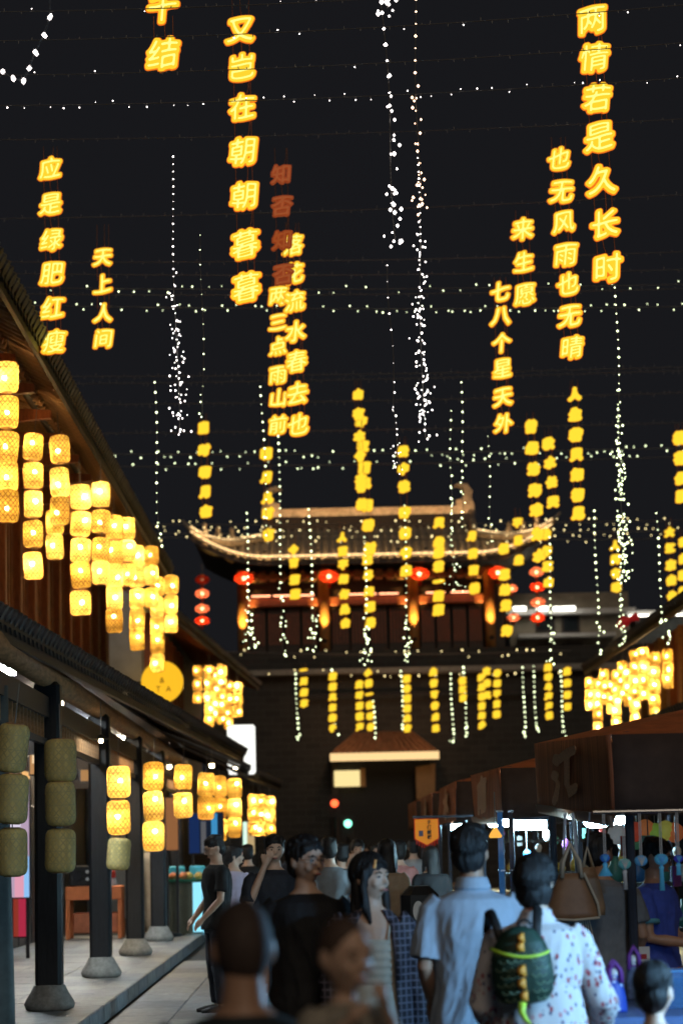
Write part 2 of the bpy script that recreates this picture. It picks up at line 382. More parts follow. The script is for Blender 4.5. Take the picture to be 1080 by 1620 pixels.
for px, w in ((822, 20), (858, 18), (893, 34)):
    q = at(px, 962, 103.4); lt = thing('tube_light', 'white tube light over the pale building, at %s' % {822: 'its left end', 858: 'its middle', 893: 'its right end'}[px], 'light', (q.x, 103.7, q.z))
    MB().tube([(-w*.0135, 0, 0), (w*.0135, 0, 0)], .075, 8).build('tube', glow('tube_white_%d' % px, (1, .96, .82), 8, True), lt)
    MB().box((0, .12, .09), (w*.027+.1, .18, .08)).build('fitting', WHITE, lt)
    MB().tube([(0, .2, .1), (0, .6, .1)], .02, 6).build('arm', METAL, lt)
h5 = thing('dark_house', 'dark plain house with flat lit eaves strip far right', 'building', (15, 107, 0))
wb(MB().box((16.6, 108, 5.6), (5.6, 6, 11.2)), 'wall', PLASG, h5)
wb(MB().box((16.4, 104.7, 11.4), (6.2, .8, .2)), 'eaves_board', WHITE, h5)
wb(MB().box((16.2, 104.2, 11.26), (5.6, .06, .05)), 'strip_light', glow('strip_white', (1, .95, .8), 6, True), h5)

# ---------------------------------------------------------------- gate tower at the end of the street
TY = 95.0; TX = at(588, 900, TY).x; SPX = TY/FPX
tw = thing('gate_tower', 'old gate tower with lit upturned roof at the end of the street', 'tower', (TX, TY, 0))
def T(mb, name, m, parent=tw, smooth=False):
    return mb.build(name, m, parent, smooth)
def tz(py): return at(590, py, TY).z
Z_BASE = tz(1066)
T(MB().box((5.2, 4.6, Z_BASE/2), (23.8, 8.6, Z_BASE)), 'base_wall', BRICK)
T(MB().box((5.2, .1, Z_BASE+.12), (24.2, .7, .2)), 'base_cornice', STONE)
T(MB().box((5.2, .35, Z_BASE+.6), (24.0, .35, .75)), 'parapet', BRICK)
# pavilion body
zb, ze = Z_BASE+.2, tz(892)
T(MB().box((0, 4.6, (zb+ze)/2), (10.6, 5.6, ze-zb)), 'pavilion_core', WOOD)
zt = tz(945)
for px in (380, 511, 654, 777):
    x = (px-588)*SPX; T(MB().tube([(x, 1.2, zb), (x, 1.2, ze)], .22, 14), 'column', mat('tower_column', (.42, .20, .06), .45, noise_amt=.2), smooth=True)
for a_, b_ in ((380, 511), (511, 654), (654, 777)):
    x0 = (a_-588)*SPX+.25; x1 = (b_-588)*SPX-.25; w = x1-x0; xm = (x0+x1)/2
    T(MB().box((xm, 1.25, zt), (w, .22, .34), bev=.03), 'lintel', WOODR)
    T(MB().box((xm, 1.3, zt+.95), (w, .2, .3)), 'upper_beam', WOOD)
    for q in range(4):
        xx = x0+w*(q+.5)/4
        f = T(MB().box((xx, 1.55, (zb+zt)/2), (w/4-.06, .1, zt-zb-.3), bev=.02), 'lattice_leaf', WOOD)
        for s_ in range(5): MB().box((xx-(w/8-.12)+s_*(w/4-.24)/4, 1.46, (zb+zt)/2+.35), (.04, .05, 1.25)).build('slat', WOODR, f)
    for q in range(7):                                # bracket sets under the eaves
        T(MB().ext([(-.12, 0), (.12, 0), (.34, .34), (-.34, .34)], .3, 1.3), 'bracket', WOODT).location = (x0+w*(q+.5)/7, .1, ze-.5)
T(MB().box((0, .95, zb+.42), (10.6, .08, .07)), 'balustrade_rail', WOOD)
for q in range(27): T(MB().box((-5.2+q*.4, .95, zb+.2), (.05, .05, .42)), 'baluster', WOOD)
# hipped gable roof with upturned corners
EZ = tz(886); EY = -.8; RZ = at(590, 824, TY+4.6).z; RY = 4.6; HW = 4.25; EW = 7.05
def rw(t): return HW+.25*t if t < .45 else lerp(HW+.11, EW, ((t-.45)/.55)**.9)
def rp(x, t, lift=0):
    k = abs(x)/EW
    z = RZ+(EZ-RZ)*(1.25*t-.25*t*t) + 1.0*max(0, (k-.58)/.42)**2.0*t**1.5 + lift
    return Vector((x, RY+(EY-RY)*t-(.35*max(0, (k-.5)/.5)**2)*t, z))
N = 40; NT = 12; vs = []; fs = []
for j in range(NT+1):
    t = j/NT; w = rw(t); vs += [tuple(rp(-w+2*w*i/N, t)) for i in range(N+1)]
for j in range(NT):
    for i in range(N): fs.append((j*(N+1)+i, j*(N+1)+i+1, (j+1)*(N+1)+i+1, (j+1)*(N+1)+i))
nb = len(vs); vs += [(p[0], 2*RY-p[1], p[2]) for p in vs]; fs += [tuple(nb+i for i in f) for f in fs]
roofT = T(MB().add(vs, fs), 'roof', TILE2)

for sg in (-1, 1):
    sv = []; sf = []; b0 = 0
    for j in range(5, NT+1):
        t = j/NT; w = rw(t); a_ = rp(sg*w, t); sv += [tuple(a_), (a_.x, 2*RY-a_.y, a_.z)]
    for k in range(NT-5): sf.append((b0+2*k, b0+2*k+1, b0+2*k+3, b0+2*k+2))
    MB().add(sv, sf).build('side_roof', TILE2, roofT)
MB().ext([(-HW-.02, tz(850)), (HW+.02, tz(850)), (HW+.02, RZ+.1), (-HW-.02, RZ+.1)], 3.6, 5.6).build('gable', WOOD, roofT)
for i in range(47):
    x = -EW+.12+i*(2*EW-.24)/46
    t0 = 0
    if abs(x) > HW: t0 = next(t/60 for t in range(61) if rw(t/60) >= abs(x)-.02)
    pts = [rp(x, lerp(t0, 1.012, q/7), .02) for q in range(8)]
    if t0 < .97: MB().tube(pts, .085, 6).build('tile_row', TILE2, roofT, True)
# eave soffit and glowing eave edge
vs = []; fs = []
for i in range(N+1):
    x = -EW+2*EW*i/N; a_ = rp(x, 1); vs += [tuple(a_+Vector((0, 0, -.05))), (x*.78, 1.9, EZ+.15), tuple(a_+Vector((0, 0, -.22))), tuple(a_+Vector((0, .12, -.22)))]
for i in range(N): fs += [(4*i, 4*i+1, 4*i+5, 4*i+4), (4*i, 4*i+2, 4*i+6, 4*i+4), (4*i+2, 4*i+3, 4*i+7, 4*i+6)]
T(MB().add(vs, fs), 'eave_soffit', WOOD)
LEDW = glow('eave_light', (1, .66, .30), 2.2, True); LEDO = glow('ridge_light', (1, .55, .28), 2.5, True)
T(MB().tube([rp(-EW+2*EW*i/40, 1.0, .13)+Vector((0, -.12, 0)) for i in range(41)], .028, 6), 'eave_light_strip', LEDW)
for sg in (-1, 1):                                    # hip ridges running out to the tips, with beasts and light ropes
    pts = [rp(sg*rw(t), t, .16) for t in [.45+.55*q/10 for q in range(11)]]
    pts.append(pts[-1]+Vector((sg*.35, -.15, .42)))
    MB().tube(pts, [.16]*10+[.13, .04], 8).build('hip_ridge', TILE2, roofT, True)
    MB().tube([p_+Vector((0, -.16, .17)) for p_ in pts[:-1]], .024, 6).build('hip_light_rope', LEDW, roofT)
    for q in (4, 6, 8): MB().loft([[(pts[q].x+math.cos(k_)*r_, pts[q].y+math.sin(k_)*r_, pts[q].z+z_) for k_ in (0, 1.57, 3.14, 4.71)] for r_, z_ in ((.13, .1), (.16, .3), (.07, .45), (.1, .55), (.02, .66))]).build('roof_beast', TILE2, roofT)
    # vertical gable ridge and ridge-end ornament with curling fin
    MB().tube([(sg*HW, 4.4, RZ+.25), rp(sg*(HW), .25, .18), rp(sg*(HW+.08), .48, .16)], .15, 8).build('gable_ridge', TILE2, roofT, True)
    o_ = [(0, 0), (.95, 0), (.95, .5), (.8, .95), (.86, 1.3), (.62, 1.62), (.2, 1.72), (-.1, 1.55), (.12, 1.58), (.42, 1.42), (.46, 1.12), (.25, .85), (0, .8)]
    MB().ext([(sg*(4.45-.8+a_*.8), RZ+.12+b_*.8) for a_, b_ in o_], 4.3, 4.9).build('ridge_ornament', TILE2, roofT)
MB().box((0, 4.6, RZ+.2), (8.1, .5, .46)).build('main_ridge', TILE2, roofT)
MB().box((0, 4.6, RZ+.48), (8.2, .62, .09)).build('ridge_cap', TILE2, roofT)
for q in range(60): MB().box((-4.1+q*.139, 4.28, RZ-.02), (.07, .1, .13)).build('ridge_tooth', TILE2, roofT)
MB().tube([(-4.1, 3.95, RZ-.02), (4.1, 3.95, RZ-.02)], .022, 6).build('ridge_light_strip', LEDO, roofT)
# column washers: the small warm floodlights under the eaves
for px in (380, 511, 654, 777):
    x = (px-588)*SPX
    lm = T(MB().lathe([(.09, 0), (.1, .1), (.06, .16)], 10), 'floodlight', METAL); lm.location = (x, .55, zb+1.1)
    ld = bpy.data.lights.new('flood', 'SPOT'); ld.energy = 700; ld.spot_size = R(46); ld.spot_blend = .6; ld.color = (1, .58, .16); ld.shadow_soft_size = .08
    lo = bpy.data.objects.new('floodlight_beam', ld); COL.objects.link(lo); lo.parent = tw; lo.location = (x, .5, zb+1.35)
    lo.rotation_euler = Vector((0, .75, 1.7)).to_track_quat('-Z', 'Y').to_euler()
for px in (410, 445, 480, 550, 580, 615, 690, 730): # reddish lamp rods under the lintels
    x = (px-588)*SPX
    T(MB().box((x, .98, zt+.24), (.75, .06, .05)), 'linear_lamp', glow('lintel_lamp_%d' % px, (1, .36, .18), 4, True))
# gate: black sheet painted as the shade of a passage with a lit canopy roof
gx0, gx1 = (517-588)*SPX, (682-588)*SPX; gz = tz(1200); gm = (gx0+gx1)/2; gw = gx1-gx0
T(MB().box((gm, .255, gz/2), (gw-.5, .12, gz)), 'passage_shade', BLACK)
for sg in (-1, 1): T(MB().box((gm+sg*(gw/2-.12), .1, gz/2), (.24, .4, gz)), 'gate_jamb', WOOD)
top = tz(1160); GATEW = mat('gate_roof_brown', (.20, .10, .055), .6, noise_amt=.5, scale=5)
can = T(MB().add([(gx0-.05, -1.3, gz+.12), (gx1+.05, -1.3, gz+.12), (gx1+.05, .25, gz+.12), (gx0-.05, .25, gz+.12), (gm-gw*.27, -.25, top), (gm+gw*.27, -.25, top), (gm+gw*.27, .2, top), (gm-gw*.27, .2, top)],
      [(0, 1, 5, 4), (1, 2, 6, 5), (3, 0, 4, 7), (4, 5, 6, 7), (0, 3, 2, 1)]), 'canopy_roof', GATEW)
for q in range(17):
    f_ = -1+q/8; MB().tube([(gm+gw*.26*f_, -.27, top+.03), (gm+(gw/2+.03)*f_, -1.33, gz+.15)], .045, 6).build('tile_row', GATEW, can)
T(MB().box((gm, -1.34, gz+.03), (gw+.1, .08, .3)), 'canopy_light_box', glow('canopy_light', (1, .66, .3), 1.15, True))
ms = T(MB().box(((541-588)*SPX, -.2, tz(1231)), (1.0, .12, .62), bev=.02), 'lit_sign', glow('gate_sign', (1, .78, .34), 1.05, True))
T(MB().box(((566-588)*SPX, -.1, tz(1230)), (.2, .14, .72)), 'sign_side', WOODT)
T(MB().ext([(-.75*.5, -.75), (.75*.45, -.75), (.75*.5, .62), (-.75*.5, .5)], -.06, .06), 'hanging_plank', WOODT).location = ((664-588)*SPX, -.35, tz(1236))
T(MB().beam((gx0-1.2, -.1, gz+2.5), (gx1+4, -.1, gz+2.5), .1, .1), 'wall_pipe', METAL)
# corner lamps facing the canopy roof
for sg in (-1, 1):
    ld = bpy.data.lights.new('canopy_spot', 'POINT'); ld.energy = 45; ld.color = (1, .5, .22); ld.shadow_soft_size = .1
    lo = bpy.data.objects.new('canopy_lamp', ld); COL.objects.link(lo); lo.parent = tw; lo.location = (gm+sg*1.6, -2.2, top+.5)

def small_flood(parent, loc, e, c, name='roof_floodlight'):
    f = MB().box((0, 0, 0), (.12, .08, .08)).build('floodlight', METAL, parent); f.location = Vector(loc)+Vector((0, -.04, -.09))
    ld = bpy.data.lights.new(name, 'POINT'); ld.energy = e; ld.color = c; ld.shadow_soft_size = .04
    lo = bpy.data.objects.new(name, ld); COL.objects.link(lo); lo.parent = parent; lo.location = loc
for q in range(13):
    x = -6.3+q*1.05; p_ = rp(x, 1, .38); small_flood(roofT, p_+Vector((0, -.18, 0)), 42, (1, .56, .22))
for q in range(8): small_flood(roofT, (-3.85+q*1.1, 3.75, RZ+.12), 32, (1, .54, .22))

# ================================================================ LANTERNS
PROF = [(.062, -.5), (.085, -.498), (.108, -.475), (.124, -.42), (.13, -.33), (.13, 0), (.13, .33), (.124, .42), (.108, .475), (.085, .498), (.062, .5)]
def prof_r(z):
    for (r0, z0), (r1, z1) in zip(PROF, PROF[1:]):
        if z0 <= z <= z1: return r0+(r1-r0)*(z-z0)/max(1e-6, z1-z0)
    return .06
LH = .36
SHADE_L = shade_mat('lantern_shade_lit', (.95, .68, .20), .82, .28)
SHADE_U = shade_mat('lantern_shade_unlit', (.85, .72, .30), .2, .02)
WEAVE = mat('bamboo_weave', (.20, .095, .02), .6, noise_amt=.2)
WEAVEU = mat('bamboo_weave_dull', (.58, .50, .22), .6, noise_amt=.2)
def lantern_meshes(sfx, shade, weave):
    sm = MB().lathe([(r, z*LH) for r, z in PROF], 20, cap=False).mesh('shade', shade, True)
    mb = MB(); NS = 14
    for sg in (-1, 1):                                # two families of bamboo strips winding up the barrel
        for k in range(NS):
            vs = []; fs = []; M = 12
            for j in range(M+1):
                z = -.47+.94*j/M; a = 2*math.pi*k/NS+sg*j/M*2.3; r = prof_r(z)+.003; da = .0065/max(r, .05)
                for q in (-da, da): vs.append((r*math.cos(a+q), r*math.sin(a+q), z*LH))
            for j in range(M): fs.append((2*j, 2*j+1, 2*j+3, 2*j+2))
            mb.add(vs, fs)
    for z in (-.3, -.02, .28):                        # hoops
        r = prof_r(z)+.004; mb.lathe([(r, z*LH-.004), (r, z*LH+.004)], 20, cap=False)
    wm = mb.mesh('weave', weave, fix=False)
    rm = MB().lathe([(.058, -.006), (.072, -.006), (.072, .006), (.058, .006), (.058, -.006)], 20, cap=False).mesh('rim', WOODT)
    return sm, wm, rm
LIT = lantern_meshes('lit', SHADE_L, WEAVE); DULL = lantern_meshes('dull', SHADE_U, WEAVEU)
BULBS = [MB().ball((0, 0, 0), .026, n=8, m=6).mesh('bulb', glow('lantern_bulb_%d' % k_, (1, g_, b_), e_, True), True) for k_, (g_, b_, e_) in enumerate(((.68, .27, 370), (.65, .24, 280), (.70, .32, 430), (.62, .20, 200)))]
deadm = MB().ball((0, 0, 0), .026, n=8, m=6).mesh('bulb', WHITE, True)
WARM = {}
LANTERNS = 0
def lantern(p, w, h, label, group, lit=True, up=.25, off=0, tilt=0):
    """w, h: real width and height of the shade; up: length of its cord above"""
    global LANTERNS
    t = thing('bamboo_lantern', label, 'lantern', p, random.uniform(0, 6), group); LANTERNS += 1
    t.rotation_euler.x = R(random.gauss(0, 2.6)); t.rotation_euler.y = R(random.gauss(0, 2.6)); w *= random.uniform(.95, 1.04); h *= random.uniform(.95, 1.04)
    rz_ = .5; s = w/.26; sz = h/LH; sm, wm, rm = LIT if lit else DULL
    for nm, me in (('shade', sm), ('weave', wm), ('rim', rm), ('rim', rm)):
        o = link(nm, me, t); o.scale = (s, s, sz)
        if nm == 'rim': o.location.z = rz_*h; rz_ = -.5
    b = link('bulb', random.choice(BULBS) if lit else deadm, t, (lambda a_, r_: (r_*math.cos(a_)*s, r_*math.sin(a_)*s, random.uniform(-.08, .24)*h))(random.uniform(0, 6.3), random.uniform(.01, .06)))
    k = (round(up, 2),)
    if k not in WARM: WARM[k] = MB().tube([(0, 0, 0), (0, 0, k[0]+.02)], .005, 5).mesh('cord', CABLE)
    link('cord', WARM[k], t, (0, 0, h*.2))
    return t
def lantern_col(x, ys, wpx, hpx, Y, where, group, lit=True, top_up=.3, dx=0):
    s = Y/FPX
    for i, y in enumerate(ys):
        p = at(x+dx*i, y, Y+random.uniform(-.05, .05)); l_ = lit if isinstance(lit, bool) else lit[i]
        up = (top_up if i == 0 else max(.05, (ys[i]-ys[i-1]-hpx*.5)*s))+hpx*s*.3
        lantern(p, wpx*s, hpx*s, ('lit' if l_ else 'unlit')+' bamboo lantern, %s from top, %s' % (ORD[i], where), group, l_, up)
G1 = 'lit lanterns under the upper left eave'
UL = [(12, [597, 652, 708, 753, 801], 36, 50), (53, [707, 752, 798, 845, 895], 32, 43), (95, [711, 763, 808], 32, 45), (87, [826, 865], 29, 39), (128, [786, 829, 871, 910, 954], 32, 40),
      (160, [782, 825, 869, 906], 30, 38), (181, [834, 875, 911, 946, 982], 27, 36), (201, [836, 871, 910], 26, 35), (217, [880, 913, 947, 980, 1012], 25, 33), (240, [879, 910, 946], 23, 31), (249, [928, 960, 990, 1019, 1048], 22, 30), (271, [925, 956, 987], 22, 29)]
for i, (x, ys, w, h) in enumerate(UL): lantern_col(x, ys, w, h, .262*FPX/w, '%s column from left under upper-left eave' % ORD[i], G1)
G2 = 'lanterns hanging along the left arcade'
LL = [(20, [1183, 1264, 1348], 49, 76, False), (96, [1203, 1271, 1346], 48, 66, False), (188, [1237, 1293, 1351], 37, 51, (True, True, False)), (243, [1228, 1275, 1323], 33, 45, True), (290, [1229, 1274], 29, 40, True),
      (326, [1241, 1278], 26, 36, True), (348, [1244, 1278, 1313], 23, 34, True), (371, [1247, 1279, 1309], 22, 31, True), (401, [1267, 1289, 1311], 18, 21, True), (413, [1268, 1290, 1311], 17, 21, True), (427, [1271, 1292, 1311], 18, 22, True)]
for i, (x, ys, w, h, lit) in enumerate(LL): lantern_col(x, ys, w, h, .28*FPX/w if i != 0 else .25*FPX/49, '%s column from left along the arcade' % ORD[i], G2, lit)
G3 = 'lanterns on the second left house'
for i, (x, ys, w, h) in enumerate([(313, [1062, 1083, 1104], 15, 19), (331, [1063, 1083, 1104, 1123, 1141], 16, 19), (341, [1072, 1092, 1112, 1131], 15, 18), (351, [1061, 1082, 1101, 1119, 1136], 16, 19), (362, [1086, 1106, 1126, 1145], 15, 18), (376, [1088, 1106, 1125], 15, 18)]):
    lantern_col(x, ys, w, h, .26*FPX/w*(1-.012*i), '%s column beyond the round yellow sign' % ORD[i], G3)
G4 = 'lanterns on the right timber house'
for i, (x, ys, w, h) in enumerate([(932, [1081, 1099, 1115], 15, 17), (945, [1083, 1099, 1116, 1133, 1151], 15, 18), (955, [1067, 1087, 1105], 15, 18), (966, [1086, 1104, 1121], 14, 17), (974, [1070, 1090, 1108, 1125, 1143], 15, 18), (984, [1055, 1075, 1096], 16, 18), (993, [1068, 1088, 1108], 15, 18),
      (1003, [1037, 1057, 1078, 1098, 1118, 1137], 16, 19), (1017, [1035, 1056, 1077, 1097], 17, 20), (1035, [1042, 1065, 1087, 1110, 1131], 17, 21), (1055, [1037, 1058, 1078], 17, 21)]):
    lantern_col(x, ys, w, h, .26*FPX/16*(1-.01*i), '%s column from left on right timber house' % ORD[i], G4)
# red palace lanterns
REDS = shade_mat('red_silk', (.9, .10, .03), .75, .12); PINKS = shade_mat('pale_red_silk', (.95, .42, .28), .75, .12)
GOLD = mat('gold_trim', (.6, .4, .12), .35, metal=.6)
def palace(px, py, w, Y, label, group, m, e=60):
    s = Y/FPX; r = w*s/2; p = at(px, py, Y); t = thing('palace_lantern', label, 'lantern', p, 0, group)
    MB().lathe([(r*math.cos(a_)*1.0 if abs(a_) < 1.3 else r*.25, r*.62*math.sin(a_)) for a_ in [-1.35+2.7*k/10 for k in range(11)]], 18, cap=False).build('shade', m, t, True)
    for sg in (-1, 1): MB().lathe([(r*.3, sg*r*.58), (r*.3, sg*r*.72)], 12).build('cap', GOLD, t)
    MB().tube([(0, 0, -r*.7), (0, 0, -r*1.1)], [r*.12, r*.18], 8).build('tassel', REDS, t)
    MB().ball((0, 0, 0), r*.2, n=8, m=6).build('bulb', glow('red_bulb_%d_%d' % (px, py), (1, .42, .2), e, True), t)
    MB().tube([(0, 0, r*.7), (0, 0, r*.7+.35)], .012, 5).build('cord', CABLE, t)
for i, (px, py) in enumerate(((386, 915), (520, 912), (663, 908), (787, 906))):
    palace(px, py, 32, TY-.4, 'round red lantern under the gate tower eave, %s from left' % ORD[i], 'red lanterns on the gate tower', REDS)
for i, (px, py) in enumerate(((320, 917), (320, 939), (320, 963), (320, 982))):
    palace(px, py, 23, 74, 'small red lantern left of the tower, %s from top' % ORD[i], 'red lanterns left of the tower', PINKS if i in (1, 2) else REDS, 50 if i else 3)
for i, (px, py) in enumerate(((848, 905), (849, 929), (850, 953), (850, 977))):
    palace(px, py, 24, 86, 'red lantern right of the tower, %s from top' % ORD[i], 'red lanterns right of the tower', PINKS if i % 2 == 0 else REDS, 50)
for i, (px, py) in enumerate(((809, 931), (812, 977))):
    palace(px, py, 20, 87, 'pinkish lantern behind verse sign near white tubes, %s of two' % ('upper', 'lower')[i], 'red lanterns right of the tower', PINKS, 50)

# ================================================================ GLOWING VERSE SIGNS
SDFS = {}
def glyph_sdf(ch, N):
    if (ch, N) in SDFS: return SDFS[(ch, N)]
    c = bpy.data.curves.new('glyph', 'FONT'); c.body = ch; c.resolution_u = 3; o = bpy.data.objects.new('glyph', c); COL.objects.link(o)
    me = o.to_mesh(); me.calc_loop_triangles()
    V = np.array([v.co[:2] for v in me.vertices]); V = V-np.array([.5, .38])
    T_ = np.array([t.vertices[:] for t in me.loop_triangles]); cnt = {}
    for t in T_:
        for a, b in ((t[0], t[1]), (t[1], t[2]), (t[2], t[0])):
            k = (min(a, b), max(a, b)); cnt[k] = cnt.get(k, 0)+1
    E = np.array([k for k, n in cnt.items() if n == 1])
    o.to_mesh_clear(); bpy.data.objects.remove(o); bpy.data.curves.remove(c)
    g = np.linspace(-.68, .68, N); X, Y = np.meshgrid(g, g); P = np.stack([X.ravel(), Y.ravel()], 1)
    ins = np.zeros(len(P), bool)
    for t in T_:
        a, b, c_ = V[t]
        d1 = (b[0]-a[0])*(P[:, 1]-a[1])-(b[1]-a[1])*(P[:, 0]-a[0]); d2 = (c_[0]-b[0])*(P[:, 1]-b[1])-(c_[1]-b[1])*(P[:, 0]-b[0]); d3 = (a[0]-c_[0])*(P[:, 1]-c_[1])-(a[1]-c_[1])*(P[:, 0]-c_[0])
        ins |= ((d1 >= 0) & (d2 >= 0) & (d3 >= 0)) | ((d1 <= 0) & (d2 <= 0) & (d3 <= 0))
    D = np.full(len(P), 9.)
    for a, b in V[E]:
        ab = b-a; t = np.clip(((P-a) @ ab)/max(1e-9, ab @ ab), 0, 1); q = a+t[:, None]*ab
        D = np.minimum(D, np.hypot(P[:, 0]-q[:, 0], P[:, 1]-q[:, 1]))
    D[ins] *= -1
    D = D.reshape(N, N)
    for _ in range(1 if N > 40 else 2):               # round the corners the way bent tubing does
        Q = np.pad(D, 1, mode='edge'); D = .4*D+.15*(Q[:-2, 1:-1]+Q[2:, 1:-1]+Q[1:-1, :-2]+Q[1:-1, 2:])
    SDFS[(ch, N)] = (g, D)
    return SDFS[(ch, N)]
GM = {}
def glyph_mesh(ch, level, N, depth, y, m, name, shift=0):
    key = (ch, level, N, m.name)
    if key in GM: return GM[key]
    g, D = glyph_sdf(ch, N); F = level-D; v = []; vi = {}; front = []; edges = []
    def vert(k, x, z):
        if k not in vi: vi[k] = len(v); v.append((x, z))
        return vi[k]
    for j in range(N-1):
        Fj, Fk = F[j], F[j+1]
        for i in range(N-1):
            c = ((i, j), (i+1, j), (i+1, j+1), (i, j+1)); f = (Fj[i], Fj[i+1], Fk[i+1], Fk[i])
            if f[0] <= 0 and f[1] <= 0 and f[2] <= 0 and f[3] <= 0: continue
            poly = []; cross = []
            for q in range(4):
                a, b = c[q], c[(q+1) % 4]; fa, fb = f[q], f[(q+1) % 4]
                if fa > 0: poly.append(vert(a, g[a[0]], g[a[1]]))
                if (fa > 0) != (fb > 0):
                    t = fa/(fa-fb); k = (min(a, b), max(a, b)); p = vert(k, g[a[0]]+(g[b[0]]-g[a[0]])*t, g[a[1]]+(g[b[1]]-g[a[1]])*t)
                    poly.append(p); cross.append((p, fa > 0))
            if len(poly) >= 3: front.append(poly)
            if len(cross) == 2:
                a, b = cross if cross[0][1] else cross[::-1]; edges.append((a[0], b[0]))
    n = len(v); v = [(x+.07*z, z+.11*x+.03*math.sin(x*5+z*3)) for x, z in v]; vs = [(x, y-depth, z) for x, z in v]+[(x, y, z) for x, z in v]   # brush slant
    fs = front+[[n+q for q in p[::-1]] for p in front]+[(a, b, n+b, n+a) for a, b in edges]
    me = bpy.data.meshes.new(name); me.from_pydata(vs, [], fs); me.materials.append(m); GM[key] = me
    return me
RIM = glow('sign_rim', (1, .20, .012), .95); FACE = glow('sign_face', (1, .64, .03), 1.05); CORE = glow('sign_tube', (1, .80, .20), 1.5)
FACEF = glow('sign_face_far', (1, .66, .035), 1.2)
DIM = mat('faint_glow_sign', (.50, .10, .03), .5, noise_amt=.15, emit=(1, .16, .02), estr=.16); DIMT = mat('faint_glow_tube', (.62, .17, .06), .4, emit=(1, .2, .03), estr=.22)  # unlit letters given a weak glow in place of light falling on them
sharp_n, far_n = 46, 26
def verse(text, pts, size, Y, label, lit=True, far=False, wire_up=None):
    """pts: pixel centres of the characters; size: glyph em in pixels"""
    s = Y/FPX; p0 = at(pts[0][0], pts[0][1], Y)
    t = thing('verse_sign', label, 'sign', p0, 0, 'hanging verse signs')
    N = far_n if far else sharp_n; em = size*s*(1 if far else 1.05)
    prev = None
    for i, (ch, (px, py)) in enumerate(zip(text, pts)):
        p = at(px, py, Y)-p0; sc = em*random.uniform(.96, 1.04)
        ro = (0, R(random.uniform(-3.5, 3.5)+1.0), R(random.uniform(-8, 8)))
        if not lit: ms = [(glyph_mesh(ch, .085, N, .06, 0, DIM, 'character'), None), (glyph_mesh(ch, .012, N, .03, -.07, DIMT, 'neon_tube'), 'neon_tube')]
        elif far: ms = [(glyph_mesh(ch, .168, N, .06, 0, RIM, 'character'), None), (glyph_mesh(ch, .145, N, .05, -.07, FACEF, 'letter_face'), 'letter_face')]
        else: ms = [(glyph_mesh(ch, .112, N, .05, 0, RIM, 'character'), None), (glyph_mesh(ch, .082, N, .04, -.06, FACE, 'letter_face'), 'letter_face'), (glyph_mesh(ch, -.004, N, .02, -.11, CORE, 'neon_tube'), 'neon_tube')]
        c = link('character', ms[0][0], t, p); c.scale = (sc, sc, sc); c.rotation_euler = ro
        for me, nm in ms[1:]: link(nm, me, c)
        if prev is not None or wire_up:
            up = prev if prev is not None else p+Vector((0, 0, wire_up*s))
            for k, dx in enumerate((-.3, .08, .3)):
                j = random.uniform(-.06, .06) if k == 1 else 0
                a_ = p+Vector((dx*em, .02, .25*em)); b_ = up+Vector((dx*em+j, .02, (-.25*em if prev is not None else 0)))
                MB().tube([a_, (a_+b_)/2+Vector((j*.3, 0, 0)), b_], .0035 if Y < 45 else .005, 4).build('hanging_wire', WIRE, t)
        prev = p
    return t
def col(x0, y0, x1, ys): return [(x0+(x1-x0)*(y-ys[0])/max(1, ys[-1]-ys[0]), y) for y in ys]
def even(x0, y0, x1, y1, n): return [(lerp(x0, x1, i/max(1, n-1)), lerp(y0, y1, i/max(1, n-1))) for i in range(n)]
L_ = 'glowing yellow sign reading %s'
verse('千结', [(258, 12), (259, 86)], 50, 21.5, L_ % '千结, two characters cut by the top edge', wire_up=60)
verse('又岂在朝朝暮暮', col(381, 0, 390, [48, 107, 170, 240, 310, 387, 455]), 43, 24, L_ % '又岂在朝朝暮暮, upper left-centre, seven big characters', wire_up=60)
verse('应是绿肥红瘦', col(80, 0, 86, [267, 323, 380, 433, 488, 541]), 35, 28, L_ % '应是绿肥红瘦, over the left roof', wire_up=38)
verse('天上人间', col(163, 0, 164, [407, 450, 496, 536]), 30, 32, L_ % '天上人间, four characters left of the white strand', wire_up=55)
verse('知否知否', col(445, 0, 448, [276, 326, 380, 434]), 32, 28.5, 'unlit dull orange hanging sign reading 知否知否', lit=False, wire_up=45)
verse('落花流水春去也', col(463, 0, 472, [388, 433, 477, 525, 572, 623, 672]), 33, 32, L_ % '落花流水春去也, overlapping the unlit orange sign', wire_up=38)
verse('两三点雨山前', col(440, 0, 440, [468, 510, 548, 593, 630, 672]), 29, 34.5, L_ % '两三点雨山前, just left of a seven-character sign', wire_up=35)
verse('两情若是久长时', col(936, 0, 960, [32, 92, 156, 217, 286, 355, 424]), 46, 23, L_ % '两情若是久长时, biggest at upper right', wire_up=50)
verse('也无风雨也无晴', col(884, 0, 904, [252, 303, 352, 403, 450, 500, 550]), 36, 28, L_ % '也无风雨也无晴, left of the biggest right sign', wire_up=38)
verse('来生愿', col(826, 0, 830, [363, 415, 466]), 33, 31, L_ % '来生愿, only three characters, upper right', wire_up=32)
verse('七八个星天外', col(791, 0, 796, [462, 500, 543, 583, 628, 670]), 30, 34, L_ % '七八个星天外, six small characters right of centre', wire_up=25)
